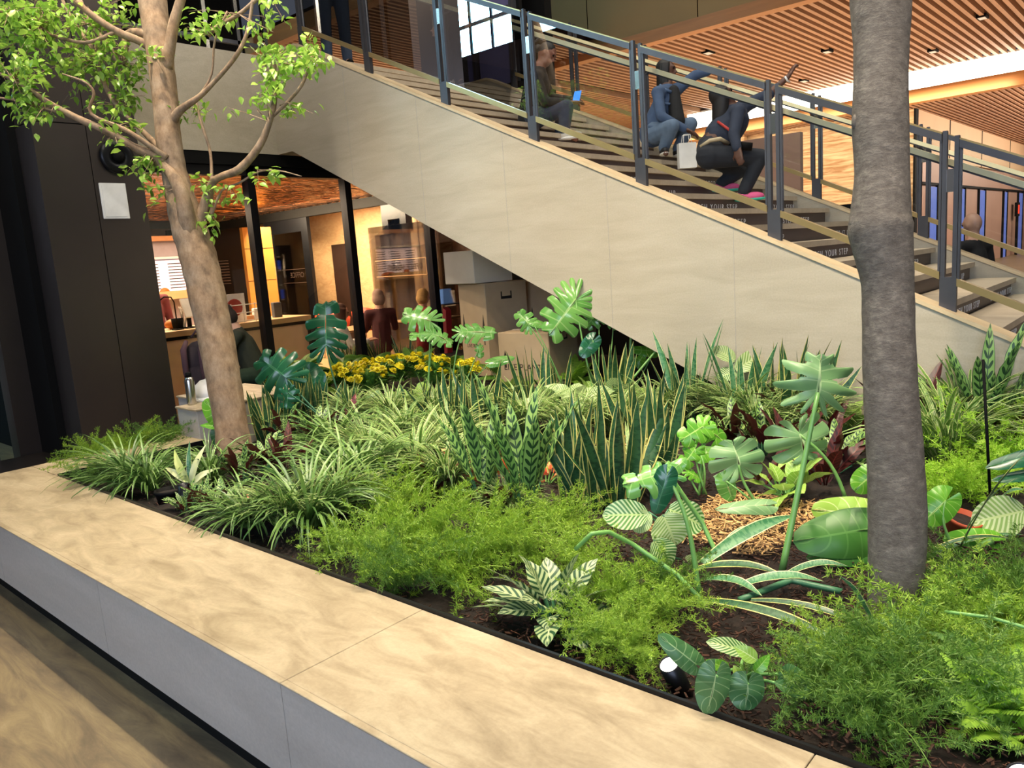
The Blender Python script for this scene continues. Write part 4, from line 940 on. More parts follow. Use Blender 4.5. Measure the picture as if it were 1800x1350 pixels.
# ------------------------------------------------------------------ planting, front edge left to right
for a in [
 ('needle', 0, 235, 800, .85, 'asparagus fern sprawling over the left end of the planter below the dark column'),
 ('needle', 1, 165, 812, .75, 'asparagus fern reaching left over the bench corner beside the dark column'),
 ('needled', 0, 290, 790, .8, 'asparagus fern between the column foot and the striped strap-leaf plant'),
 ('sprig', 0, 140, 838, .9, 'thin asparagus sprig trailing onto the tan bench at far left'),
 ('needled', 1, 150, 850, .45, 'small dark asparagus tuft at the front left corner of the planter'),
 ('sprig', 0, 330, 775, .75, 'asparagus sprig rising in front of the stone seat block'),
 ('lirio', 0, 225, 852, .82, 'leftmost dark grass clump arching over the bench edge'),
 ('lirio', 1, 262, 862, .8, 'dark grass clump just left of the black uplight tube'),
 ('lirio', 2, 372, 850, .72, 'dark grass clump right of the pale strap-leaf plant'),
 ('rattle', 0, 395, 905, .62, 'low rattlesnake plant hanging over the edging right of the black uplight'),
 ('rattle', 1, 425, 850, .75, 'rattlesnake plant under the foot of the left tree'),
 ('rattle', 2, 360, 895, .5, 'small rattlesnake plant beside the black nursery pot'),
 ('rattle', 0, 470, 830, .8, 'rattlesnake plant beneath the dark purple leaves near the left tree'),
 ('rattle', 1, 560, 790, .85, 'large rattlesnake plant behind the dark grass, right of the left tree'),
 ('rattle', 2, 500, 770, .8, 'rattlesnake plant just right of the left tree trunk'),
 ('purple', 0, 505, 830, 1.0, 'dark purple upright leaves right of the left tree foot'),
 ('purple', 1, 625, 775, .9, 'dark purple leaves beside the pink bromeliad'),
 ('aglao', None, 462, 905, .62, 'yellow and red leaved aglaonema half hidden by grass near the front left edge'),
 ('lirio', 0, 545, 925, .95, 'big dark grass clump spilling toward the bench left of the asparagus ferns'),
 ('lirio', 1, 610, 860, .9, 'dark grass clump between the purple leaves and the bright asparagus fern'),
 ('spider', 0, 500, 925, .7, 'pale-edged grass clump drooping over the edging strip'),
 ('lirio', 2, 690, 800, .85, 'dark grass clump left of the purple spear leaf'),
 ('spider', 1, 600, 900, .7, 'striped grass clump behind the overhanging grass at the front'),
 ('spider', 2, 650, 810, .85, 'striped grass clump below the pink bromeliad'),
 ('spider', 0, 720, 790, .9, 'striped grass clump under the yellow flowers'),
 ('spider', 1, 790, 800, .9, 'striped grass clump left of the tall rattlesnake leaves'),
 ('spider', 2, 690, 750, .85, 'striped grass clump just below the yellow flower bed'),
 ('spider', 0, 770, 745, .85, 'striped grass clump in front of the middle snake plants'),
 ('spider', 1, 850, 745, .85, 'striped grass clump at the foot of the yellow-edged snake plants'),
 ('spider', 2, 930, 760, .9, 'striped grass clump behind the tall rattlesnake leaves'),
 ('spider', 0, 1010, 770, .9, 'striped grass clump right of the tall rattlesnake leaves'),
 ('spider', 1, 1080, 765, .85, 'striped grass clump behind the front snake plant thicket'),
 ('spider', 2, 1150, 745, .8, 'striped grass clump left of the dark gap under the stair wall'),
 ('spider', 0, 1200, 735, .8, 'striped grass clump under the tallest yellow-edged snake plant'),
 ('spider', 1, 1270, 745, .85, 'striped grass clump below the silver striped leaves by the stair wall'),
 ('spider', 2, 1330, 740, .85, 'striped grass clump left of the standing dark snake leaf'),
 ('spider', 0, 900, 905, .5, 'little curled grass clump behind the bright asparagus fern'),
 ('spider', 1, 1500, 720, .75, 'striped grass clump tucked against the left side of the right tree'),
 ('lirio', 1, 440, 925, .7, 'dark grass clump behind the low rattlesnake leaves near the edging'),
 ('lirio', 2, 590, 800, .95, 'dark grass clump between the two maroon plants right of the left tree'),
 ('lirio', 0, 640, 860, .95, 'dark grass clump just above the bright asparagus fern'),
 ('spider', 1, 730, 840, .95, 'striped grass clump left of the maroon spear leaves'),
 ('spider', 0, 790, 860, .85, 'striped grass clump between the spear leaves and the asparagus fern'),
 ('spider', 2, 620, 745, .8, 'striped grass clump behind the pink bromeliad'),
 ('spider', 1, 1110, 850, .7, 'striped grass clump right behind the front snake plant thicket'),
 ('spider', 0, 1330, 770, .9, 'striped grass clump below the lone tall snake leaf'),
 ('spider', 2, 1420, 770, .8, 'striped grass clump behind the scalloped monstera leaf'),
 ('rattle', 1, 1290, 790, .9, 'rattlesnake plant behind the wide flat grey-green leaf'),
 ('rattle', 0, 1470, 830, .9, 'rattlesnake plant in the shade under the scalloped leaf'),
 ('rattle', 2, 330, 905, .45, 'tiny rattlesnake plant at the foot of the black uplight'),
 ('purple', 1, 1340, 850, 1.1, 'maroon leaves in the dark behind the straw mulch'),
 ('purple', 1, 1450, 850, 1.2, 'maroon leaves under the scalloped monstera leaf'),
 ('filler', None, 1380, 870, 1.0, 'small pale leaves in the dark gap left of the long bare stalk'),
 ('needle', 1, 700, 900, .9, 'tallest asparagus fern mound behind the front mound'),
 ('needle', 0, 850, 1000, .8, 'asparagus fern just left of the herringbone plant'),
 ('needle', 2, 930, 980, .7, 'asparagus fern right behind the herringbone plant'),
 ('needle', 1, 1080, 1060, .6, 'asparagus fern between the herringbone plant and the arching stalk'),
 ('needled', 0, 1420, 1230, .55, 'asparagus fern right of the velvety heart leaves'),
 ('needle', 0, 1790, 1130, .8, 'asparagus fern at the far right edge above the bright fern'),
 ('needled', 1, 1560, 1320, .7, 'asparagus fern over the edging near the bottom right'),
 ('fern', 0, 1800, 1260, .6, 'bright fern cut by the right edge'),
 ('needley', 0, 1650, 800, .8, 'lime asparagus fern tucked behind the right tree'),
 ('snake', 1, 470, 772, .8, 'dark snake plant squeezed against the right side of the left tree'),
 ('snake', 2, 548, 742, .85, 'dark snake plant in front of the stone seat block'),
 ('snake', 0, 505, 762, .8, 'dark snake plant hiding the side of the stone seat block'),
 ('snake', 0, 528, 752, .85, 'dark snake plant just right of the left tree, leaning left'),
 ('snake', 1, 560, 745, .8, 'dark snake plant beneath the big dark monstera leaf'),
 ('snake', 2, 610, 740, .65, 'short dark snake plant right of the monstera stalk'),
 ('snaket', 0, 620, 640, .95, 'thin dark snake plant thicket behind the yellow flowers, by the mullion'),
 ('snaket', 0, 665, 635, .9, 'thin dark snake plants in front of the seated grey-haired head'),
 ('snaket', 0, 715, 638, .8, 'thin snake plants behind the right end of the yellow flowers'),
 ('snake', 1, 735, 745, .80, 'snake plant standing in front of the yellow flowers'),
 ('snake', 2, 795, 770, .98, 'broad snake plant clump left of the middle of the bed'),
 ('snake', 0, 850, 765, 1.0, 'yellow-edged snake plant clump in front of the tall carton'),
 ('snake', 1, 890, 760, .7, 'short snake plant between the two yellow-edged clumps'),
 ('snake', 2, 945, 735, 1.05, 'snake plant clump standing before the low LIVE PLANTS carton'),
 ('snake', 0, 980, 715, .85, 'snake plant behind the big light monstera leaf'),
 ('snake', 1, 1100, 720, 1.0, 'snake plant at the foot of the tallest monstera stalk'),
 ('snakeg', 0, 1215, 735, .98, 'tallest yellow-edged snake plant standing against the stone stair wall'),
 ('snaket', 0, 1235, 730, 1.0, 'thin snake plant leaves crowding right of the tallest snake plant'),
 ('snake', 2, 1000, 880, 1.0, 'front snake plant thicket beside the tall rattlesnake leaves'),
 ('snake', 0, 1050, 890, 1.12, 'dark snake plant in the middle of the front thicket'),
 ('snake', 1, 1090, 885, 1.15, 'dark snake plant at the right of the front thicket'),
 ('snake', 2, 1150, 850, 1.1, 'dark snake plant left of the bright split-leaf plant'),
 ('snake', 0, 1130, 800, 1.0, 'snake plant behind the front thicket, tips over the grass'),
 ('snakeg', 0, 1375, 715, .78, 'lone tall dark snake plant against the stone stair wall'),
 ('snake', 1, 1420, 730, 1.1, 'snake plant between the silver striped leaves and the right tree'),
 ('snake', 2, 1470, 725, .95, 'snake plant behind the large grey-green split leaf'),
 ('rattletall', None, 925, 905, 1.12, 'tall upright rattlesnake plant in the middle of the bed'),
 ('rattletall', None, 852, 890, .98, 'upright rattlesnake plant left of the tallest one'),
 ('rattle', 0, 880, 900, .7, 'low rattlesnake leaves at the foot of the tall upright ones'),
 ('rattle', 1, 1420, 740, .95, 'rattlesnake plant behind the large grey-green split leaves'),
 ('rattle', 2, 1340, 800, .9, 'rattlesnake plant in the shade behind the straw mulch'),
 ('purple', 1, 762, 870, .85, 'dark purple spear leaves behind the bright asparagus fern'),
 ('purple', 0, 862, 900, .5, 'dark purple leaves among the tall rattlesnake leaves'),
 ('purple', 0, 1390, 815, 1.15, 'dark purple leaves under the large grey-green split leaf'),
 ('purple', 1, 1500, 800, 1.4, 'maroon leaves touching the left side of the right tree'),
 ('purple', 0, 1440, 790, 1.1, 'maroon ruffled leaves between the two big grey-green leaves'),
 ('aglao', None, 835, 850, .9, 'red and green aglaonema below the tall rattlesnake leaves, left one'),
 ('aglao', None, 905, 845, .9, 'red and green aglaonema glowing between the rattlesnake leaves'),
 ('aglao', None, 960, 850, .95, 'orange-red aglaonema left of the front snake plant thicket'),
 ('aglao', None, 1130, 815, .8, 'red aglaonema seen between the front snake plant leaves'),
 ('orbi', 0, 1010, 740, .9, 'pale silver striped plant in the middle of the bed'),
 ('orbi', 1, 1080, 730, .8, 'pale silver striped plant left of the tallest monstera stalk'),
 ('orbi', 0, 935, 755, .75, 'pale silver striped plant behind the tall rattlesnake leaves'),
 ('filler', None, 720, 715, 1.0, 'low pale heart-leaf plant before the yellow flowers'),
 ('filler', None, 830, 735, 1.1, 'low heart-leaf plant among the yellow-edged snake plants'),
 ('filler', None, 900, 700, 1.1, 'low heart-leaf plant in front of the tall carton'),
 ('filler', None, 1050, 710, 1.1, 'low heart-leaf plant beneath the small drooping dark leaf'),
 ('filler', None, 1160, 715, 1.0, 'low heart-leaf plant beside the dark gap under the stairs'),
 ('filler', None, 1480, 760, 1.1, 'low heart-leaf plant left of the right tree'),
 ('needle', 0, 745, 965, 1.0, 'bright asparagus fern mound in the middle of the front edge'),
 ('needle', 1, 660, 985, .8, 'asparagus fern reaching left over the grass at the front edge'),
 ('needle', 2, 590, 975, .55, 'small asparagus fern tuft crossing the edging strip'),
 ('needle', 0, 800, 1030, .85, 'asparagus fern hanging over the edging left of the herringbone plant'),
 ('needle', 2, 860, 960, .85, 'asparagus fern mound left of the herringbone plant'),
 ('needled', 0, 720, 1035, .7, 'lower asparagus fern resting on the edging strip'),
 ('sprig', 0, 640, 1020, .7, 'loose asparagus sprig lying on the bench near its middle'),
 ('needle', 1, 985, 935, .75, 'asparagus fern sprays in front of the snake plant thicket'),
 ('needle', 2, 1010, 1000, .7, 'asparagus fern behind the herringbone plant'),
 ('needle', 0, 1060, 1130, .62, 'asparagus fern right of the herringbone plant'),
 ('needle', 1, 1150, 1090, .72, 'asparagus fern mound left of the fallen snake leaves'),
 ('needle', 2, 1110, 1165, .5, 'asparagus fern tuft over the edging beside the glowing uplight'),
 ('needled', 1, 1180, 1040, .6, 'asparagus fern at the foot of the arching monstera stalk'),
 ('needled', 0, 1520, 1260, .80, 'asparagus fern at the lower right edge of the planter'),
 ('needled', 1, 1600, 1220, .85, 'asparagus fern in front of the right tree foot'),
 ('needle', 0, 1480, 1190, .6, 'asparagus fern left of the right tree foot'),
 ('needle', 2, 1660, 1120, .85, 'asparagus fern just right of the right tree foot'),
 ('needled', 0, 1760, 1080, .9, 'asparagus fern at the right edge below the clay pot'),
 ('needled', 1, 1690, 1240, .8, 'dark asparagus fern beside the bottom right fern'),
 ('needle', 0, 1740, 1170, .7, 'asparagus fern above the bottom right fern'),
 ('needle', 1, 1560, 1150, .5, 'asparagus fern tuft against the right tree bark'),
 ('needley', 0, 1750, 840, 1.2, 'lime asparagus fern at the right edge behind the black stake'),
 ('needley', 0, 1680, 875, .95, 'lime asparagus fern right of the right tree'),
 ('needley', 0, 1790, 780, 1.0, 'lime asparagus fern farthest right by the stone wall'),
 ('spider', 2, 1660, 820, 1.15, 'striped grass clump just right of the right tree'),
 ('spider', 0, 1720, 750, 1.05, 'striped grass clump below the tall rattlesnake leaves at right'),
 ('rattletall', None, 1755, 760, 1.0, 'tall rattlesnake plant against the stone wall at the right edge'),
 ('rattle', 0, 1700, 735, 1.1, 'rattlesnake plant right of the right tree by the stone wall'),
 ('rattle', 2, 1795, 760, 1.0, 'rattlesnake plant at the extreme right edge'),
 ('purple', 0, 1640, 745, 1.35, 'tall maroon pointed leaves just right of the right tree'),
 ('fern', 0, 1765, 1300, .52, 'bright lit fern in the bottom right corner'),
 ('fern', 0, 1715, 1270, .45, 'yellow-green fern left of the bottom right corner'),
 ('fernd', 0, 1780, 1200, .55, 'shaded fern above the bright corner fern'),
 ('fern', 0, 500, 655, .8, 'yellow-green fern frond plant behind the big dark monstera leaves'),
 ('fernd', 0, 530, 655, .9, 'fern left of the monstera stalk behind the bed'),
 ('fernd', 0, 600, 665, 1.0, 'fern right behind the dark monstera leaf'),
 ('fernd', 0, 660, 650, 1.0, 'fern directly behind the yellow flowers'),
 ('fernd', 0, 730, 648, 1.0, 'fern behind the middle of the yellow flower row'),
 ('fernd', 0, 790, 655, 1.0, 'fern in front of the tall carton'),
 ('fern', 0, 570, 690, .9, 'yellow-green fern left of the yellow flowers'),
 ('fernd', 0, 900, 670, .9, 'fern between the two LIVE PLANTS cartons'),
 ('fern', 0, 1010, 675, .8, 'golden-tipped fern at the foot of the low carton'),
 ('needle', 1, 520, 672, .8, 'feathery asparagus fern behind the left tree'),
 ('needle', 2, 520, 700, .9, 'feathery asparagus fern under the dark monstera leaves'),
]: PL(*a)
# silver herringbone plant at the front edge
PL('leopard', None, 975, 1080, 1.1, 'herringbone striped plant beside the front edging in the middle')
# yellow flowering mums
ml = ['leftmost yellow mum, half behind the pale heart leaf', 'yellow mum second from the left', 'yellow mum between the fern and the striped grass', 'bushiest yellow mum before the middle snake plant', 'yellow mum behind the snake plant tips', 'yellow mum right of the middle snake plant', 'small yellow mum near the tall carton', 'low yellow mum in the front of the flower row']
for i, (px, py) in enumerate([(608, 690), (640, 688), (672, 684), (705, 675), (738, 670), (772, 680), (822, 690), (655, 700)]):
    o = place(PR['mumleaf'], 'yellow_mum', G(px, py), qq.uniform(0, 6), 1.25, ml[i], 'flower', 'yellow mums')
    for k in range(22):
        a = qq.uniform(0, 6.28); r = .18*sqrt(qq.random()); b = bpy.data.objects.new('bloom', PR['bloom']); C.objects.link(b); b.parent = o
        b.location = (r*cos(a), r*sin(a), .23-.9*r*r*3+qq.uniform(-.01, .02)); b.rotation_euler = (qq.uniform(-.5, .5), qq.uniform(-.2, .7), a); b.scale = (1.35,)*3

# ------------------------------------------------------------------ monsteras and other big-leaf plants
leafy('monstera', (608, 722), [
    ((573, 606), (571, 524), 36, .95, 'monstd', 'split', dict(K=6, r=.008, roll=.1)),
    ((551, 676), (533, 638), 24, .8, 'monstd', 'heart', dict(d=-.1)),
    ((558, 690), (566, 652), 12, .7, 'monstd', 'heart', dict(d=-.15))], 'dark blue-green monstera with a tall upright leaf in front of the orange chairs', 'monstera', 'stemd')
leafy('monstera', (590, 760), [
    ((503, 664), (452, 626), 44, .9, 'monstd', 'split', dict(K=6, cut=.7, r=.007)),
    ((506, 690), (503, 722), 20, .8, 'monstd', 'split', dict(K=4, d=-.05))], 'dark monstera leaf fanned out right of the left tree', 'monstera', 'stemd')
leafy('monstera', (752, 715), [
    ((756, 564), (703, 548), 27, .72, 'monst', 'split', dict(r=.007)),
    ((761, 587), (799, 602), 20, .45, 'monst', 'split', dict(d=-.1)),
    ((757, 588), (716, 586), 16, .4, 'monst', 'split', dict(d=-.05, K=5))], 'light green monstera with two stacked leaves below the blonde head', 'monstera')
leafy('monstera', (800, 715), [((812, 584), (877, 581), 21, .6, 'monst', 'split', dict(r=.006)), ((862, 637), (905, 626), 10, .6, 'monst', 'heart', {}), ((842, 610), (846, 632), 8, .5, 'monst', 'split', dict(K=4))], 'light green monstera leaf spread in front of the tall carton', 'monstera')
leafy('monstera', (1000, 705), [((931, 572), (909, 545), 18, .9, 'monst', 'split', dict(K=5)), ((936, 566), (965, 572), 8, .6, 'monst', 'heart', {})], 'small fan-shaped monstera leaf beside the tall carton', 'monstera')
leafy('monstera', (1050, 715), [
    ((1012, 527), (962, 592), 44, .85, 'monst', 'split', dict(K=7, cut=.75, r=.008, droop=.18)),
    ((1052, 548), (1028, 574), 22, .6, 'monst', 'split', dict(d=.15)),
    ((1042, 598), (1021, 627), 15, .7, 'monstd', 'heart', dict(d=-.1)),
    ((1078, 571), (1091, 539), 10, .8, 'monst', 'heart', dict(d=.1))], 'biggest glossy light monstera leaf in front of the low carton', 'monstera')
leafy('monstera', (1104, 700), [
    ((1113, 494), (1177, 447), 19, .35, 'monst', 'split', dict(K=7, cut=.9, r=.012, sag=(0, 0, 0), roll=.35)),
    ((1150, 618), (1107, 611), 11, .6, 'bright', 'heart', {}), ((1122, 640), (1134, 618), 8, .7, 'bright', 'heart', {})], 'tallest monstera, its single leaf tilted against the stone stair wall', 'monstera')
leafy('monstera', (1124, 705), [((1178, 587), (1246, 528), 17, .35, 'monst', 'split', dict(K=7, cut=.95, r=.010, sag=(0, 0, 0), roll=.4)), ((1176, 586), (1147, 582), 9, .4, 'monst', 'heart', dict(stalk=False))],
      'drooping torn monstera leaf on a leaning stalk by the stair wall', 'monstera')
leafy('split_leaf_philodendron', (1235, 870), [
    ((1236, 750), (1190, 776), 24, .7, 'bright', 'split', dict(K=4, cut=.6)), ((1238, 752), (1284, 780), 22, .65, 'bright', 'split', dict(K=4, cut=.6, d=.05)),
    ((1222, 790), (1196, 822), 18, .6, 'bright', 'split', dict(K=4)), ((1232, 800), (1262, 790), 15, .6, 'bright', 'heart', {}), ((1210, 830), (1240, 845), 12, .5, 'bright', 'split', dict(K=4))], 'bright grass-green split-leaf plant above the straw mulch', 'philodendron')
leafy('monstera', (1345, 905), [((1299, 817), (1289, 771), 52, .55, 'monstg', 'split', dict(K=5, cut=.35, r=.007)), ((1352, 888), (1258, 889), 16, .45, 'monstg', 'heart', dict(d=-.25)), ((1275, 845), (1290, 880), 18, .5, 'monst', 'heart', {})], 'wide flat grey-green leaf left of the large scalloped leaf', 'monstera')
leafy('monstera', (1480, 880), [((1406, 764), (1421, 812), 62, .8, 'monstg', 'split', dict(K=5, cut=.5, r=.008, droop=.22)), ((1530, 905), (1430, 893), 30, .7, 'philb', 'heart', dict(d=-.3))], 'large scalloped grey-green monstera leaf left of the right tree', 'monstera')
leafy('monstera', (1385, 1008), [((1438, 690), (1447, 615), 70, .6, 'monstg', 'split', dict(K=5, cut=1.25, r=.011, sag=(0, 0, 0), droop=.1))], 'very tall grey-green monstera on a long bare stalk left of the right tree', 'monstera', 'stem')
leafy('monstera', (1238, 1062), [((1170, 832), (1090, 850), 36, .55, 'monst', 'split', dict(K=5, cut=1.0, r=.008, sag=(.02, 0, .06), droop=.3)), ((1172, 836), (1152, 905), 20, .7, 'monstd', 'heart', dict(stalk=False, d=-.02)),
      ((1180, 828), (1206, 806), 12, .6, 'monst', 'heart', dict(stalk=False))], 'drooping pale monstera leaf above the striped round leaves', 'monstera')
leafy('broad_leaf_plant', (1520, 1000), [((1532, 930), (1398, 948), 42, .65, 'broad', 'heart', {}), ((1530, 965), (1420, 975), 26, .5, 'broad', 'heart', {}), ((1532, 835), (1502, 862), 22, .7, 'bright', 'heart', {})], 'broad shaded green leaves hugging the left side of the right tree', 'leafy plant', 'stem')
leafy('broad_leaf_plant', (1690, 985), [((1662, 880), (1622, 920), 28, .7, 'bright', 'heart', {}), ((1748, 952), (1662, 945), 24, .6, 'bright', 'heart', {}), ((1650, 1010), (1625, 1040), 20, .5, 'phil', 'heart', {})], 'bright broad leaves just right of the right tree beside the clay pot', 'leafy plant')
leafy('broad_leaf_plant', (1830, 960), [((1800, 898), (1712, 918), 36, .8, 'orbi', 'round', {}), ((1840, 795), (1735, 815), 18, .45, 'monstd', 'heart', {}), ((1835, 830), (1745, 838), 14, .4, 'monstd', 'heart', {})], 'silver striped and dark leaves at the right edge behind the clay pot', 'leafy plant', 'stemd')
leafy('striped_calathea', (1170, 985), [
    ((1138, 905), (1060, 905), 27, .75, 'orbid', 'round', {}), ((1165, 905), (1190, 960), 36, .8, 'orbi', 'round', dict(d=-.05)), ((1175, 895), (1240, 925), 30, .75, 'orbid', 'round', {}), ((1150, 950), (1180, 995), 26, .6, 'orbid', 'round', dict(d=-.1)),
    ((1140, 900), (1115, 935), 18, .7, 'orbi', 'round', {}), ((1200, 985), (1250, 1005), 18, .6, 'orbi', 'round', {})], 'round-leaved striped calathea under the drooping monstera leaf', 'calathea', 'stemd')
leafy('striped_calathea', (1312, 712), [
    ((1292, 633), (1254, 611), 14, .7, 'orbi', 'round', {}), ((1293, 650), (1350, 616), 18, .75, 'orbi', 'round', {}), ((1294, 655), (1260, 662), 14, .6, 'orbid', 'round', {}), ((1325, 680), (1362, 668), 12, .5, 'orbid', 'round', {}), ((1320, 650), (1345, 640), 12, .6, 'orbi', 'round', dict(d=.1))], 'silver striped calathea lit against the stone stair wall', 'calathea', 'stemd')
leafy('striped_calathea', (1005, 745), [((1005, 695), (958, 676), 13, .6, 'orbi', 'ovate', {}), ((1030, 700), (1088, 678), 13, .6, 'orbi', 'ovate', {}), ((965, 712), (910, 704), 12, .55, 'orbi', 'ovate', {}), ((1060, 720), (1110, 712), 12, .5, 'orbi', 'ovate', {}), ((1000, 720), (1020, 690), 12, .7, 'orbi', 'round', {})], 'pale green calathea leaves in the middle behind the grass', 'calathea')
leafy('velvet_philodendron', (1305, 1225), [
    ((1258, 1188), (1245, 1258), 29, .9, 'phil', 'heart', dict(d=-.2)), ((1315, 1203), (1311, 1250), 31, .8, 'phil', 'heart', dict(d=-.17)), ((1222, 1167), (1160, 1116), 20, .7, 'phil', 'heart', dict(d=-.1)), ((1282, 1178), (1242, 1160), 11, .7, 'bright', 'ovate', dict(d=-.12)),
    ((1330, 1160), (1292, 1136), 14, .7, 'philb', 'ovate', dict(d=-.12)), ((1326, 1181), (1354, 1151), 11, .8, 'bright', 'ovate', dict(d=-.12)), ((1388, 1188), (1426, 1214), 20, .8, 'phil', 'heart', dict(d=-.1)), ((1362, 1200), (1420, 1226), 12, .5, 'phil', 'ovate', dict(d=-.12)),
    ((1322, 1150), (1245, 1125), 16, .5, 'orbid', 'round', dict(d=.15)), ((1300, 1190), (1290, 1170), 9, .7, 'philb', 'ovate', dict(d=-.12))], 'velvety heart-leaf plant hanging over the front edging right of the glowing uplight', 'philodendron')
leafy('broad_leaf_plant', (400, 795), [((388, 738), (358, 702), 18, .7, 'bright', 'heart', {}), ((396, 742), (374, 790), 17, .7, 'phil', 'ovate', {}), ((392, 752), (350, 745), 8, .5, 'bright', 'ovate', {})], 'bright broad leaves tucked behind the foot of the left tree', 'leafy plant')
leafy('dracaena', (345, 872), [((332, 850), (298, 790), 7, .7, 'pale', 'ovate', dict(bend=.9)), ((336, 850), (352, 782), 6, .7, 'pale', 'ovate', dict(bend=.6)), ((334, 850), (285, 815), 6, .6, 'pale', 'ovate', dict(bend=.9)), ((338, 852), (372, 818), 6, .6, 'pale', 'ovate', dict(bend=.9)),
      ((336, 852), (365, 838), 6, .6, 'pale', 'ovate', dict(bend=.9)), ((332, 850), (312, 830), 5, .6, 'pale', 'ovate', dict(bend=.8)), ((334, 845), (330, 775), 5, .7, 'snakeg', 'ovate', {})], 'pale yellow strap-leaf plant behind the black uplight tube', 'strap plant')
leafy('heart_leaf_vine', (735, 735), [((748, 700), (738, 672), 13, .8, 'philb', 'heart', {}), ((768, 712), (780, 735), 13, .8, 'philb', 'heart', {}), ((640, 712), (668, 688), 14, .7, 'monstg', 'heart', dict(d=.2)), ((742, 725), (720, 740), 11, .7, 'philb', 'heart', {})], 'pale heart-shaped leaves left of the middle snake plants', 'leafy plant')
# pink bromeliad
p = G(628, 760); m = MB(); q = random.Random(3)
for i in range(9): a = i*2.4; m.blade(spine((0, 0, .16+.012*i), a, 1.15, .06, .2, 4), prof('ovate', 4, .018), hs(a), .3, 2)
g = empty('bromeliad', p, 0, 'small pink bromeliad spike above the dark purple leaves', 'bromeliad'); m.build('pink_spike', pm('pink_bract', '#d98a94', .5), g, True); MB().tube([(0, 0, 0), (0, 0, .2)], .008).build('flower_stem', M['stem'], g, True)

# fallen snake leaves on the soil
def fallen(name, A, B, zA, zB, w_, mt, label, tw=0.0, arch=.03):
    a = G(*A, zA); b = G(*B, zB); n = 10; sp = [a.lerp(b, i/n)+V((0, 0, arch*sin(pi*i/n))) for i in range(n+1)]
    d = (b-a); S = V((-d.y, d.x, 0)).normalized(); S = (S*cos(tw)+V((0, 0, sin(tw)))); m = MB().blade(sp, prof('snake', n, w_), S, .25, 4, .1, 1.5)
    return tag(m.build(name, M[mt], None, True), label, 'leaf', 'fallen snake plant leaves')
for a in [((1235, 990), (1400, 905), .43, .52, .028, 'snakeg', 'mottled fallen snake leaf rising toward the long bare stalk', .6), ((1225, 1000), (1380, 1012), .42, .44, .024, 'snake', 'fallen dark snake leaf with cream edge, uppermost of the lying ones', .2),
          ((1375, 1015), (1490, 995), .42, .47, .018, 'snakeg', 'short fallen snake leaf with curled tip left of the right tree', .3), ((1240, 1020), (1340, 1048), .42, .41, .026, 'snakeg', 'grey-green fallen snake leaf lying nearest the asparagus fern', .1),
          ((1300, 1030), (1448, 1022), .42, .44, .022, 'snakeg', 'long grey mottled fallen snake leaf in the middle of the soil', .3), ((1245, 1055), (1500, 1140), .42, .42, .018, 'snake', 'long fallen dark snake leaf running down to the right tree', .5),
          ((1320, 1055), (1540, 1110), .43, .42, .013, 'snake', 'thin fallen snake leaf ending at the right tree foot', .4), ((1548, 1130), (1475, 1012), .40, .60, .024, 'snakeg', 'standing snake leaf with cream edges leaning left at the right tree foot', .9),
          ((1535, 1140), (1480, 1090), .40, .50, .016, 'snake', 'short dark snake leaf below the leaning one at the tree foot', .6), ((1270, 960), (1340, 930), .43, .47, .02, 'snakeg', 'bent cream-edged leaf lying below the flat grey-green leaf', .2),
          ((1640, 975), (1800, 940), .42, .44, .016, 'snakeg', 'yellow-edged leaf lying beneath the clay pot', .2), ((1640, 965), (1790, 950), .44, .45, .013, 'snake', 'second yellow-edged leaf lying beside the clay pot', .2),
          ((1690, 960), (1800, 800), .44, .85, .02, 'snake', 'dark strap leaf rising diagonally to the right edge', .8), ((1740, 900), (1800, 860), .5, .62, .016, 'snakeg', 'cream-edged strap leaf curling at the right edge', .5), ((1700, 930), (1790, 840), .5, .75, .013, 'snakeg', 'thin yellow strap leaf beside the dark diagonal one', .5)]: fallen('fallen_snake_leaf', *a)
def stem_thing(name, pts, r, label, mt='stem'):
    P_ = [G(x, y, z) for x, y, z in pts]; fine = []
    for i in range(len(P_)-1):
        for k in range(4): fine.append(P_[i].lerp(P_[i+1], k/4))
    fine.append(P_[-1]); m = MB(); m.tube(fine, r, 8); return tag(m.build(name, M[mt], None, True), label, 'stalk')
stem_thing('arched_stalk', [(1240, 1062, .42), (1190, 1010, .50), (1110, 955, .60), (1070, 935, .66), (1040, 938, .67), (1012, 965, .60)], .008, 'bent pale stalk arching over the front asparagus ferns')
stem_thing('bare_stalk', [(1266, 988, .42), (1235, 920, .55), (1185, 848, .72)], .009, 'thick yellow-green stalk leaning over the striped round leaves')
stem_thing('fallen_stalk', [(1300, 1055, .40), (1390, 1020, .41), (1480, 1040, .40)], .012, 'thick green stalk lying on the soil under the fallen leaves', 'stemd')
stem_thing('pale_shoot', [(1660, 1075, .55), (1740, 1085, .56), (1810, 1105, .55)], .005, 'pale bare shoot lying across the asparagus fern at the right edge')
stem_thing('curved_stalk', [(1695, 985, .40), (1720, 962, .44), (1745, 950, .47)], .012, 'short curved green stalk below the bright broad leaf at right')
a = G(1742, 900, .4); b = U(1728, 632, 1, a.y); tag(MB().tube([a, b], .006, 8).build('plant_stake', M['black'], None, True), 'thin black plant stake standing right of the right tree', 'stake')
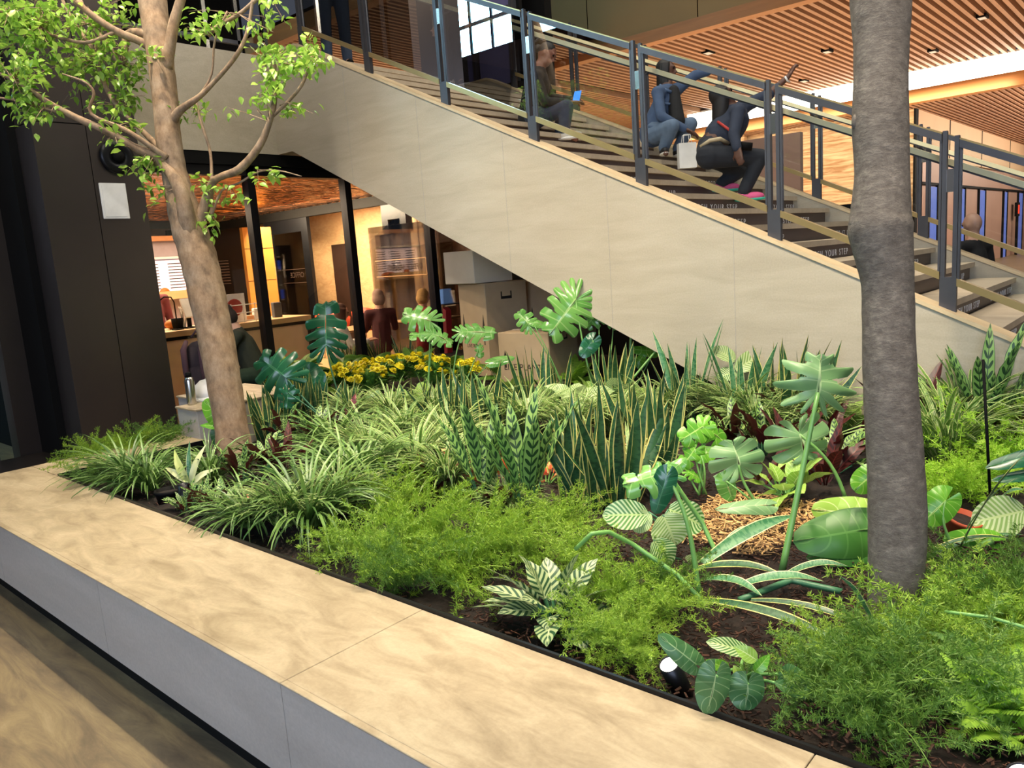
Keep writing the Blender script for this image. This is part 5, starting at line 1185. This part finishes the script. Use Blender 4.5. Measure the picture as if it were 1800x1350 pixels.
# pots and uplights
g = empty('clay_pot', G(1675, 962, .36), 0, 'orange plastic nursery pot lying tilted right of the right tree', 'pot')
m = MB().lathe((0, 0, 0), [(.045, 0), (.062, .13), (.066, .13), (.066, .145), (.06, .145), (.058, .12)], 28); o = m.build('pot_body', M['terra'], g, True); o.rotation_euler = (.12, .3, 0); MB().lathe((0, 0, .125), [(.058, 0), (.0, .003)], 20).build('pot_soil', M['soil'], g).rotation_euler = (.12, .3, 0)
g = empty('nursery_pot', G(300, 893, .36), 0, 'black plastic nursery pot at the front edge left of the uplight', 'pot')
MB().lathe((0, 0, 0), [(.055, 0), (.068, .09), (.074, .09), (.074, .11), (.066, .11), (.064, .08)], 28).build('pot_body', M['black'], g, True); MB().lathe((0, 0, .09), [(.064, 0), (.0, .003)], 20).build('pot_soil', M['soil'], g)
def uplight(loc, tilt, label, power, lens=True):
    g = empty('garden_uplight', loc, 0, label, 'light'); g.rotation_euler = tilt
    MB().lathe((0, 0, 0), [(.028, 0), (.03, .005), (.03, .135), (.026, .135), (.026, .12)], 28).build('housing', M['blackmetal'], g, True)
    if lens: MB().lathe((0, 0, .131), [(.026, 0), (.0, .003)], 24).build('glowing_lens', M['lampglow'], g, True)
    MB().tube([(0, 0, 0), (0, 0, -.1)], .008, 8).build('spike', M['black'], g)
    if power:
        l = bpy.data.lights.new('uplight_lamp', 'SPOT'); l.energy = power; l.color = (1, .93, .62); l.spot_size = radians(75); l.shadow_soft_size = .02
        o = bpy.data.objects.new('uplight_lamp', l); C.objects.link(o); o.parent = g; o.location = (0, 0, .13); o.rotation_euler = (pi, 0, 0)
uplight(G(326, 893, .40), (-.05, .02, 0), 'black cylindrical uplight standing in front of the pale strap-leaf plant', 4, False)
uplight(G(1203, 1222, .34), (.45, -.1, 0), 'glowing uplight at the front edging beside the heart-leaf plant', 12)
uplight(G(1800, 1440, .38), (.3, 0, 0), 'glowing uplight beneath the bright corner fern', 26)

# ------------------------------------------------------------------ trees
def smooth(P_, n=4):
    out = []
    for i in range(len(P_)-1):
        p0 = P_[max(0, i-1)]; p1 = P_[i]; p2 = P_[i+1]; p3 = P_[min(len(P_)-1, i+2)]
        for k in range(n):
            t_ = k/n; out.append(.5*((2*p1)+(p2-p0)*t_+(2*p0-5*p1+4*p2-p3)*t_*t_+(3*p1-p0-3*p2+p3)*t_**3))
    out.append(P_[-1]); return out
def limb(name, pts, D, mat, parent, base, n=12, noise=.0, seed=1):
    """pts: (px, py, width px, depth offset)"""
    q = random.Random(seed); P_ = [UD(x, y, D+d) for x, y, w_, d in pts]; R_ = [w_*(D+d)/FPX/2 for x, y, w_, d in pts]
    S = smooth(P_); RR = []
    for i in range(len(P_)-1):
        for k in range(4): RR.append((R_[i]*(4-k)+R_[i+1]*k)/4*(1+q.uniform(-noise, noise)))
    RR.append(R_[-1]); m = MB(); m.tube(S, RR, n)
    o = m.build(name, mat, parent, True); o.data.transform(Matrix.Translation(-base)); return o, S
# right tree
rb = G(1562, 1120, .34); D = depth(rb)
g = empty('grey_trunk_tree', rb, 0, 'large smooth grey tree trunk rising in front of the stairs at right', 'tree')
limb('trunk', [(1562, 1150, 98, 0), (1566, 1080, 78, 0), (1575, 1000, 92, 0), (1577, 900, 95, 0), (1573, 800, 92, 0), (1566, 700, 89, 0), (1562, 600, 86, 0), (1560, 500, 84, 0), (1554, 450, 94, 0), (1547, 400, 106, 0), (1548, 360, 96, 0), (1550, 300, 89, 0), (1547, 215, 92, 0), (1548, 130, 87, 0), (1549, 60, 92, 0), (1548, 0, 100, 0), (1546, -120, 104, 0), (1542, -600, 104, .1), (1540, -1400, 90, .3)], D, M['greybark'], g, rb, 28, .012, 3)
for i, (x, y, r) in enumerate([(1504, 392, 10), (1590, 402, 10), (1506, 215, 9), (1589, 215, 8)]):
    o = MB().ball(UD(x, y, D)-rb, r*D/FPX, 12, (1, 1, 1.7)).build('bark_knob', M['greybark'], g, True)
# left tree (weeping fig)
lb = G(415, 800, .36); D = depth(lb)
lt = empty('weeping_fig', lb, 0, 'leaning weeping fig tree with pale bark at the left', 'tree')
limb('trunk', [(420, 812, 66, 0), (412, 785, 60, 0), (402, 720, 56, 0), (390, 650, 60, 0), (377, 580, 62, 0), (362, 510, 62, 0), (348, 450, 64, 0), (332, 400, 60, 0), (318, 350, 50, 0), (306, 300, 42, 0), (296, 240, 42, 0), (291, 180, 44, .02), (284, 120, 44, .03), (276, 60, 46, .05), (268, 0, 48, .08), (262, -80, 48, .1), (250, -300, 40, .2)], D, M['bark'], lt, lb, 20, .03, 5)
BR = [ # branches: (px,py,w,depth)
 [(338, 420, 34, -.04), (328, 380, 30, -.10), (322, 350, 26, -.12), (312, 322, 24, -.12), (300, 305, 20, -.10), (285, 290, 16, -.08)],
 [(290, 290, 26, -.05), (270, 275, 20, -.1), (235, 258, 14, -.15), (190, 232, 13, -.2), (130, 205, 12, -.25), (85, 180, 10, -.3), (40, 150, 7, -.35), (-20, 120, 5, -.4)],
 [(292, 278, 14, -.08), (262, 255, 9, -.15), (220, 228, 8, -.2), (160, 200, 6, -.25), (165, 165, 5, -.28), (150, 145, 4, -.3), (110, 130, 3, -.3)],
 [(283, 262, 14, 0), (245, 225, 8, .05), (205, 185, 9, .08), (180, 140, 8, .1), (165, 90, 7, .1), (130, 40, 6, .12), (100, -20, 5, .15)],
 [(274, 90, 18, .05), (245, 72, 14, 0), (205, 55, 13, -.05), (160, 25, 12, -.1), (120, -10, 10, -.15)],
 [(262, 60, 16, 0), (225, 60, 13, .1), (215, 110, 12, .1), (190, 80, 10, .1), (160, 40, 8, .1), (140, 0, 8, .12)],
 [(292, 120, 22, 0), (300, 75, 20, -.03), (306, 40, 18, -.05), (318, 0, 16, -.05), (330, -40, 14, -.06)],
 [(300, 222, 20, 0), (315, 195, 15, -.05), (350, 170, 10, -.1), (380, 140, 8, -.12), (410, 105, 8, -.15), (430, 70, 7, -.15), (440, 30, 6, -.15), (445, -10, 6, -.15)],
 [(345, 415, 24, 0), (370, 330, 16, -.04), (385, 312, 12, -.08), (420, 298, 15, -.12), (452, 262, 14, -.15), (470, 225, 11, -.18), (482, 180, 10, -.2), (482, 140, 8, -.2), (483, 100, 6, -.2)],
 [(478, 205, 7, -.18), (505, 180, 6, -.22), (530, 150, 6, -.25), (545, 115, 4, -.28), (560, 90, 3, -.3)],
 [(372, 395, 6, -.02), (372, 330, 6, 0), (370, 270, 5, .05), (355, 220, 5, .08), (345, 180, 4, .1)],
 [(372, 380, 4, -.02), (390, 335, 4, -.05), (420, 322, 4, -.08), (455, 302, 3, -.1), (490, 300, 2.5, -.12), (530, 310, 2, -.15)],
 [(365, 62, 9, -.1), (385, 45, 8, -.12), (420, 25, 7, -.14), (450, 0, 7, -.15), (480, -20, 6, -.15)],
 [(350, 170, 5, -.1), (372, 130, 4, -.1), (378, 70, 4, -.12), (400, 20, 4, -.15)],
 [(130, 205, 5, -.25), (60, 185, 4, -.3), (20, 175, 4, -.35), (-20, 170, 4, -.4)],
 [(85, 60, 6, -.1), (50, 30, 5, -.15), (10, 22, 5, -.2), (-20, 15, 5, -.2)], [(205, 55, 8, -.05), (150, 75, 6, -.1), (85, 60, 6, -.1)],
]
tips = []
for i, b in enumerate(BR):
    o, S = limb('branch', b, D, M['bark'], lt, lb, 9, .04, i); tips.append((S, b))
# twigs and leaves in measured leaf clusters: (px, py, spread x, spread y, count, depth spread)
CL = [(60, 60, 90, 70, 300), (150, 110, 80, 60, 220), (40, 130, 60, 50, 150), (60, 190, 40, 28, 50), (70, 205, 20, 15, 10), (230, 130, 50, 50, 100), (240, 170, 28, 20, 40), (190, 190, 40, 25, 30), (270, 95, 35, 30, 30), (350, 40, 50, 40, 30),
      (420, 30, 70, 35, 50), (520, 20, 60, 22, 22), (500, 110, 60, 32, 120), (545, 95, 40, 30, 60), (480, 150, 34, 28, 50), (530, 200, 28, 28, 16), (250, 310, 28, 26, 44), (270, 345, 20, 30, 12), (365, 330, 30, 30, 20), (375, 380, 14, 40, 26),
      (470, 320, 30, 22, 9), (410, 350, 26, 20, 9), (360, 195, 40, 20, 16), (210, 225, 50, 22, 22), (320, 205, 20, 30, 12), (150, 40, 120, 50, 150), (20, 20, 60, 40, 100), (440, 200, 40, 40, 6), (200, 250, 30, 15, 6)]
q = random.Random(17)
for ci, (cx, cy, sx_, sy_, n) in enumerate(CL):
    lm = MB(); tw = MB(); c0 = None; best = None
    for S, b in tips:
        for k, p in enumerate(S):
            d_ = (p-CAM); zz = d_.dot(fw); px = 900+FPX*d_.dot(RT)/zz; py = 675-FPX*d_.dot(UPV)/zz; e = (px-cx)**2+(py-cy)**2
            if best is None or e < best[0]: best = (e, p, zz)
    for j in range(max(3, n//6)):
        x, y = cx+q.gauss(0, .55)*sx_, cy+q.gauss(0, .55)*sy_; dz = best[2]+q.uniform(-.28, .28); end = UD(x, y, dz)
        mid = best[1].lerp(end, .5)+V((q.uniform(-.05, .05), q.uniform(-.05, .05), q.uniform(-.02, .06))); tw.tube([best[1], mid, end], [.004, .0025, .0012], 5, False)
        for h in range(min(n, 10)):
            f = q.random(); p = mid.lerp(end, f)+V((q.gauss(0, .035), q.gauss(0, .035), q.gauss(0, .03))); az = q.uniform(0, 6.28); el = q.uniform(-1.2, .5); l = q.uniform(.042, .075)
            sp = spine(p, az, el, l, q.uniform(.2, .9), 4); wd = [.0015, l*.24, l*.27, l*.15, .0008]; lm.blade(sp, wd, hs(az, q.uniform(-.9, .9)), .22, 2)
    for mm, nm, mt in ((tw, 'twigs', 'bark'), (lm, 'foliage', 'ficus')):
        o = mm.build(nm, M[mt], lt, True); o.data.transform(Matrix.Translation(-lb))
# ------------------------------------------------------------------ people
def capsule(m, a, b, r0, r1, n=10):
    a, b = V(a), V(b); m.tube([a, a.lerp(b, .5), b], [r0, (r0+r1)/2, r1], n); m.ball(a, r0, n); m.ball(b, r1, n)
def remesh(o, vox=.011, sm=3):
    r = o.modifiers.new('remesh', 'REMESH'); r.mode = 'VOXEL'; r.voxel_size = vox; r.use_smooth_shade = True
    s = o.modifiers.new('smooth', 'SMOOTH'); s.iterations = sm; s.factor = .5; return o
def hand(m, wr, d, palm, thumb_side, curl=.5, spread=.12):
    """palm and five fingers; d = pointing direction, palm = palm normal, thumb_side = +1/-1"""
    d = V(d).normalized(); N = (V(palm)-d*V(palm).dot(d)).normalized(); S = d.cross(N)*thumb_side; wr = V(wr)
    c = wr+d*.048; m.obox(c, d*.046, S*.038, N*.013)
    for i, (o, l) in enumerate(((.030, .070), (.010, .078), (-.010, .073), (-.029, .058))):
        p = wr+d*.088+S*o; dd = (d+S*o*spread*12).normalized(); q1 = p+dd*l*.45; e = (dd*cos(curl)+N*sin(curl)); q2 = q1+e*l*.32; e2 = (dd*cos(curl*1.9)+N*sin(curl*1.9)); q3 = q2+e2*l*.28
        m.tube([p-dd*.012, q1, q2, q3], [.0095, .009, .008, .0065], 8)
    p = wr+d*.030+S*.034; t1 = p+(d*.6+S*.7+N*.25).normalized()*.036; m.tube([p-S*.012, t1, t1+(d*.85+S*.25+N*.35).normalized()*.032], [.013, .010, .008], 8)
SK = {'dark': pm('dark_brown_skin', '#5a3a2c', .5), 'brown': pm('brown_skin', '#7a4c39', .5), 'fair': pm('fair_skin', '#c99a80', .5)}
def cloth(name, c, r=.85): return pm(name, c, r, 0, .12, 18)
def person(label, J, face, skin, top, legs, shoe, hair=None, hair_style='short', group=None, top_name='jacket', r_=1.0, base=None, handdir=None, up=None, vox=.011, top_end=1.15, sleeve=(.93, .93), curl=(.55, .55)):
    """J: joints in world space. head, neck, chest, hip, then s/e/h (arm) and t/k/a/f (leg) for sides 0 and 1"""
    base = V(base) if base is not None else V((J['hip'].x, J['hip'].y, min(J['a0'].z, J['a1'].z)-.07))
    g = empty('person', base, 0, label, 'person', group); inv = Matrix.Translation(-base)
    F = V(face).normalized(); H = J['head']; upv = V(up).normalized() if up else (H-J['neck']).normalized(); F = (F-upv*F.dot(upv)).normalized(); S = F.cross(upv)
    R3 = Matrix((S, F, upv)).transposed()
    m = MB()
    m.ball(H+upv*.02-F*.008, .1, 16, (.76, .93, 1.02), R3); m.ball(H+F*.032-upv*.058, .06, 12, (.86, .8, .85), R3)
    m.tube([H+F*.082+upv*.015, H+F*.102-upv*.022, H+F*.086-upv*.03], [.009, .014, .010], 8); m.obox(H+F*.080+upv*.034, S*.045, F*.012, upv*.007)
    m.ball(H+F*.078-upv*.052, .02, 8, (1.2, .6, .45), R3)
    for s in (-1, 1): m.ball(H+S*s*.077-upv*.005-F*.005, .026, 8, (.35, .7, 1.1), R3)
    capsule(m, H-upv*.06-F*.01, J['neck'], .052, .056); capsule(m, J['neck'], J['chest'], .07, .12*r_)
    capsule(m, J['chest'], J['hip'], .118*r_, .125*r_)
    for i in (0, 1):
        s, e, h, t, k, a, f = (J[c+str(i)] for c in 'sehtkaf')
        capsule(m, J['neck'].lerp(J['chest'], .45), s, .07, .056); capsule(m, s, e, .047, .037); capsule(m, e, h, .038, .025)
        hd = (h-e).normalized(); hand(m, h, hd if not handdir or not handdir[i] else handdir[i], -upv if abs(hd.dot(upv)) < .8 else F, 1 if i else -1, curl[i])
        capsule(m, J['hip'], t, .11*r_, .09*r_); capsule(m, t, k, .085*r_, .057); capsule(m, k, a, .056, .038); capsule(m, a, a.lerp(f, .8), .036, .028)
    b = remesh(m.build('body', SK[skin], g), vox); b.data.transform(inv)
    for s in (-1, 1):
        o = MB().ball(H+S*s*.031+F*.080+upv*.015, .0095, 8).build('eye', M['black'], g, True); o.data.transform(inv)
    m = MB(); c = .016   # upper garment
    capsule(m, J['neck'].lerp(J['chest'], .3), J['chest'], .088, .132*r_); capsule(m, J['chest'], J['chest'].lerp(J['hip'], top_end), .134*r_, .142*r_)
    for i in (0, 1):
        s, e, h = J['s%d' % i], J['e%d' % i], J['h%d' % i]
        capsule(m, J['neck'].lerp(J['chest'], .5), s, .085, .068); capsule(m, s, e, .062, .052); capsule(m, e, e.lerp(h, sleeve[i]), .052, .052-.011*sleeve[i])
    o = remesh(m.build(top_name, top, g), vox*1.1); o.data.transform(inv)
    m = MB()
    capsule(m, J['hip'], J['hip']+(J['chest']-J['hip']).normalized()*.05, .130*r_, .122*r_)
    for i in (0, 1):
        t, k, a = J['t%d' % i], J['k%d' % i], J['a%d' % i]; capsule(m, J['hip'], t, .122*r_, .105*r_); capsule(m, t, k, .099*r_, .073); capsule(m, k, k.lerp(a, .93), .072, .058)
    o = remesh(m.build('trousers', legs, g), vox*1.1); o.data.transform(inv)
    for i in (0, 1):
        a, f = J['a%d' % i], J['f%d' % i]; d = (f-a); d.z = 0; d.normalize(); sd = V((-d.y, d.x, 0)); z = a.z-.075
        m = MB(); R_ = Matrix((sd, d, V((0, 0, 1)))).transposed()
        m.ball(V((a.x, a.y, z+.05))+d*.0, .055, 12, (.8, 1, .9), R_); m.ball(V((a.x, a.y, z+.042))+d*.09, .06, 12, (.75, 1.6, .65), R_); 
        shm = shoe if not isinstance(shoe, tuple) else shoe[0]; o = remesh(m.build('shoe', shm, g), .009, 2); o.data.transform(inv)
        m = MB(); m.ball(V((a.x, a.y, z+.018))+d*.06, .06, 14, (.78, 2.35, .30), R_); q = m.build('shoe_sole', shoe[1] if isinstance(shoe, tuple) else M['white'], o, True); q.data.transform(inv)
    if hair:
        m = MB(); m.ball(H+upv*.045-F*.024, .1, 16, (.84, .92, .90), R3)
        if hair_style == 'bun': m.ball(H+upv*.03-F*.125, .042, 12)
        if hair_style in ('long', 'dreads'):
            q = random.Random(4)
            for k in range(15 if hair_style == 'dreads' else 22):
                a = -1.9+3.8*k/(14 if hair_style == 'dreads' else 21); st_ = H+upv*.02+(S*sin(a)*.078-F*cos(a)*.085); ln = q.uniform(.22, .32)
                dn = V((0, 0, -1)); m.tube([st_+upv*.05, st_, st_+dn*ln*.5-F*.01, st_+dn*ln], [.02, .021, .018, .008], 6)
        if hair_style == 'bob':
            m.ball(H-F*.03-upv*.02, .1, 14, (.95, .9, 1.0), R3)
        o = remesh(m.build('hair', hair, g), .010, 2); o.data.transform(inv)
    return g, R3
def PJ(D, d):
    J = {}
    for k, v in d.items(): J[k] = UD(v[0], v[1], D+(v[2] if len(v) > 2 else 0))
    return J
HAIRB = pm('black_hair', '#15100e', .6); 
blk0 = cloth('black_cotton', '#121316')
# seated woman with blue phone
D = depth(U(990, 243, 1, 6.44)); fr = RT.copy(); fr.z = 0
J = PJ(D, dict(head=(961, 98, 0), neck=(947, 120, 0), chest=(944, 148, .02), hip=(935, 203, .05), s0=(942, 136, -.16), e0=(958, 180, -.22), h0=(1000, 180, -.2), s1=(952, 134, .18), e1=(968, 172, .22), h1=(1006, 176, .05),
     t0=(942, 208, -.08), k0=(996, 188, -.22), a0=(991, 233, -.22), f0=(1018, 247, -.25), t1=(942, 206, .14), k1=(988, 186, .12), a1=(984, 232, .12), f1=(1006, 243, .1)))
den = cloth('indigo_jeans', '#2b3548')
g, _ = person('seated woman in a dark jacket and jeans looking at a blue phone on the stairs', J, fr*1.0-fw*.25, 'brown', cloth('black_wool', '#0e0f11'), den, pm('pale_trainer', '#c9c4b8', .7), HAIRB, 'bun')
p = UD(1014, 170, D-.12); o = MB().obox((0, 0, 0), RT*.035+V((0, 0, .005)), UPV*.055+RT*.012, fw*.006).build('phone', pm('blue_phone', '#2a7de0', .4, emit='#2a86ff', estr=.8)); o.location = p; tag(o, 'bright blue phone held by the seated woman', 'phone')
# squatting person in denim jacket
D = depth(U(1175, 275, 1, 7.3))
J = PJ(D, dict(head=(1172, 126, 0), neck=(1172, 152, 0), chest=(1172, 178, 0), hip=(1150, 228, .05), s0=(1156, 163, -.15), e0=(1162, 205, -.25), h0=(1206, 228, -.28), s1=(1192, 156, .12), e1=(1222, 132, .05), h1=(1246, 126, 0),
     t0=(1152, 236, -.08), k0=(1182, 222, -.34), a0=(1166, 262, -.15), f0=(1172, 272, -.35), t1=(1165, 236, .12), k1=(1214, 218, -.12), a1=(1190, 264, .0), f1=(1204, 272, -.15)))
g, _ = person('squatting person in a blue denim jacket with one arm stretched out on the stairs', J, fr*.8+V((0, 0, .35))-fw*.3, 'dark', cloth('blue_denim', '#3f5270'), cloth('mid_blue_jeans', '#5d7088'), pm('black_boot', '#16171a', .6), HAIRB, 'dreads', top_name='denim_jacket')
inv = Matrix.Translation(-g.location); m = MB(); capsule(m, UD(1184, 160, D-.09), UD(1190, 215, D-.13), .06, .085); o = remesh(m.build('black_shirt', blk0, g), .012); o.data.transform(inv)
for nm, pts, r in (('jacket_collar', [(1160, 150, -.10), (1170, 158, -.15), (1180, 162, -.14)], .016), ('jacket_hem', [(1140, 222, -.12), (1160, 226, -.2), (1178, 220, -.2)], .014), ('jacket_pocket', [(1168, 182, -.155), (1178, 183, -.16)], .012)):
    m = MB(); m.tube([UD(x, y, D+d) for x, y, d in pts], r, 8); o = m.build(nm, cloth('denim_trim', '#4c617f'), g, True); o.data.transform(inv)
p = UD(1214, 226, D-.3); bg = empty('shopping_bag', UD(1208, 296, D-.3), YAW, 'white paper shopping bag held beside the squatting person', 'bag')
m = MB(); m.box(-.085, .085, -.05, .05, 0, .24); m.build('bag_body', M['white'], bg)
for y in (-.05, .05): MB().tube([(-.04, y, .24), (-.03, y*.6, .32), (.03, y*.6, .32), (.04, y, .24)], .004, 6).build('bag_handle', M['white'], bg, True)
# bending person with raised fist
D = depth(U(1315, 362, 1, 6.75))
J = PJ(D, dict(head=(1272, 172, .0), neck=(1285, 192, .02), chest=(1288, 212, .04), hip=(1252, 262, .05), s0=(1298, 196, -.14), e0=(1290, 236, -.2), h0=(1296, 262, -.25), s1=(1310, 186, .1), e1=(1352, 166, .02), h1=(1386, 134, -.05),
     t0=(1246, 275, -.08), k0=(1336, 276, -.1), a0=(1306, 340, -.05), f0=(1340, 352, -.1), t1=(1256, 275, .14), k1=(1300, 300, .25), a1=(1266, 324, .25), f1=(1288, 330, .25)))
g, _ = person('person in dark jeans and navy shirt bending forward with one fist raised on the stairs', J, fr*.7-V((0, 0, .5)), 'dark', cloth('navy_shirt', '#2c3446'), cloth('dark_jeans', '#23272f'),
    (pm('pink_trainer', '#e05a8c', .6), pm('teal_sole', '#3cc0a0', .5)), HAIRB, 'dreads', top_name='shirt', r_=1.12, top_end=.55, sleeve=(.93, .02), curl=(.5, 1.35), handdir=[None, UD(1402, 106, D-.05)-UD(1386, 134, D-.05)], up=V((-.35, -.3, .8)))
inv = Matrix.Translation(-g.location)
for nm, pts, r, mt in (('belt', [(1232, 258, -.10), (1248, 247, -.17), (1266, 244, -.17), (1280, 252, -.1)], .018, pm('cream_belt', '#b9a988', .6)), ('red_strap', [(1262, 214, -.08), (1276, 224, -.17), (1290, 234, -.18), (1296, 246, -.12)], .012, pm('red_strap', '#b8342e', .6)),
        ('bracelet', [(1380, 134, -.1), (1384, 142, -.09), (1388, 144, -.05)], .008, M['white']), ('waist_pouch', [(1296, 256, -.2), (1322, 258, -.22)], .035, M['black'])):
    m = MB(); m.tube([UD(x, y, D+d) for x, y, d in pts], r, 8); o = m.build(nm, mt, g, True); o.data.transform(inv)
# generic standing / seated figures
def loc_person(label, loc, rz, pose, skin, top, legs, shoe, hair=None, hs_='short', top_name='jacket', lean=0.0, r_=1.0, scale=1.0):
    R = Matrix.Rotation(rz, 3, 'Z'); loc = V(loc)
    def W(x, y, z): return loc+R @ (V((x, y, z))*scale)
    if pose == 'stand':
        d = dict(head=(0, .02, 1.60), neck=(0, 0, 1.47), chest=(0, 0, 1.28), hip=(0, 0, .96)); 
        for i, s in ((0, -1), (1, 1)): d.update({'s%d' % i: (s*.17, 0, 1.39), 'e%d' % i: (s*.22, -.02, 1.12), 'h%d' % i: (s*.22, .06, .87), 't%d' % i: (s*.09, 0, .88), 'k%d' % i: (s*.10, .02, .49), 'a%d' % i: (s*.11, -.01, .085), 'f%d' % i: (s*.12, .16, .04)})
    else:
        d = dict(head=(0, .03+lean, 1.20), neck=(0, lean*.8, 1.07), chest=(0, lean*.5, .88), hip=(0, 0, .56))
        for i, s in ((0, -1), (1, 1)): d.update({'s%d' % i: (s*.17, lean*.7, .99), 'e%d' % i: (s*.22, .10+lean, .76), 'h%d' % i: (s*.12, .34+lean, .80), 't%d' % i: (s*.09, .05, .54), 'k%d' % i: (s*.11, .44, .52), 'a%d' % i: (s*.11, .42, .085), 'f%d' % i: (s*.12, .58, .04)})
    J = {k: W(*v) for k, v in d.items()}
    return person(label, J, R @ V((0, 1, -.1)), skin, top, legs, shoe, hair, hs_, None, top_name, r_, base=loc, vox=.014)[0]
blk_ = cloth('black_cloth', '#141518'); jn = cloth('worn_jeans', '#2f3e55')
s = U(812, 157, 1, 6.9); k_ = round((s.x+2.8)/.32+.4); zt_ = nose(k_)[1]
loc_person('standing person in black trousers and black shoes near the top of the stairs', (nose(k_)[0]-.17, 6.9, zt_), radians(-100), 'stand', 'brown', blk_, blk_, M['black'], HAIRB)
loc_person('standing person in a pale grey coat behind the second railing post', (-7.55, 7.75, 3.79), radians(-150), 'stand', 'fair', cloth('grey_coat', '#8b8a80'), blk_, M['black'], HAIRB, top_name='coat')
s = U(556, 96, 2, 3.8); loc_person('standing person in blue jeans at the top landing behind the fig leaves', (s.x-.35, 5.62, 3.79), radians(-120), 'stand', 'fair', blk_, jn, M['black'], HAIRB)
s = U(1712, 388, 1, 8.95); loc_person('bald man in a black jacket standing beyond the far railing', (s.x, 8.95, 0), radians(60), 'stand', 'fair', blk_, blk_, M['black'], scale=1.0)
s = U(665, 522, 0, -8.75); loc_person('grey-haired person seated with back to the cafe glass, dark red top', (-8.75, s.y, s.z-1.22), radians(60), 'sit', 'fair', cloth('dark_red_knit', '#4a2024'), blk_, M['black'], cloth('grey_hair', '#9a8072'), 'bob')
s = U(742, 520, 0, -8.7); loc_person('blonde person in a red top seated at the laptop in the cafe', (-8.65, s.y-.05, s.z-1.22), radians(-10), 'sit', 'fair', cloth('red_knit', '#7c1f26'), blk_, M['black'], cloth('blonde_hair', '#b08c58'), 'bob')
s = U(596, 548, 0, -8.7); loc_person('long brown-haired woman in a white blouse seated behind the dark monstera leaf', (-8.7, s.y, s.z-1.22), radians(-30), 'sit', 'fair', cloth('white_blouse', '#d6d4d0'), blk_, M['black'], cloth('brown_hair', '#4a2c20'), 'long', top_name='blouse')
s = U(438, 596, 1, 4.35); loc_person('person in a camouflage shirt bending forward behind the left tree', (s.x-.1, 4.45, 0), radians(150), 'sit', 'fair', cloth('camouflage_cloth', '#2f3325'), cloth('dark_green_cloth', '#1f3320'), M['black'], cloth('dark_brown_hair', '#2c2018'), 'bob', lean=.22)
s = U(268, 540, 0, -10.4); loc_person('cafe worker in dark red behind the counter at left', (-10.4, s.y, 0), radians(-90), 'stand', 'brown', cloth('maroon_shirt', '#5c1f24'), blk_, M['black'], HAIRB)
p = U(1789, 368, 0, -6.6); g = empty('red_display', (-6.62, p.y, 0), 0, 'small glowing red display on a post in the far storefront at right', 'display')
MB().box(-.05, .05, -.06, .06, 0, p.z-.3).build('post', M['black'], g); MB().box(-.06, .06, -.3, .3, p.z-.32, p.z+.32).build('case', M['black'], g)
MB().box(.061, .065, -.16, .16, p.z-.2, p.z+.2).build('lit_face', pm('red_led', '#e0331c', .4, emit='#ff3a1c', estr=1.5), g)
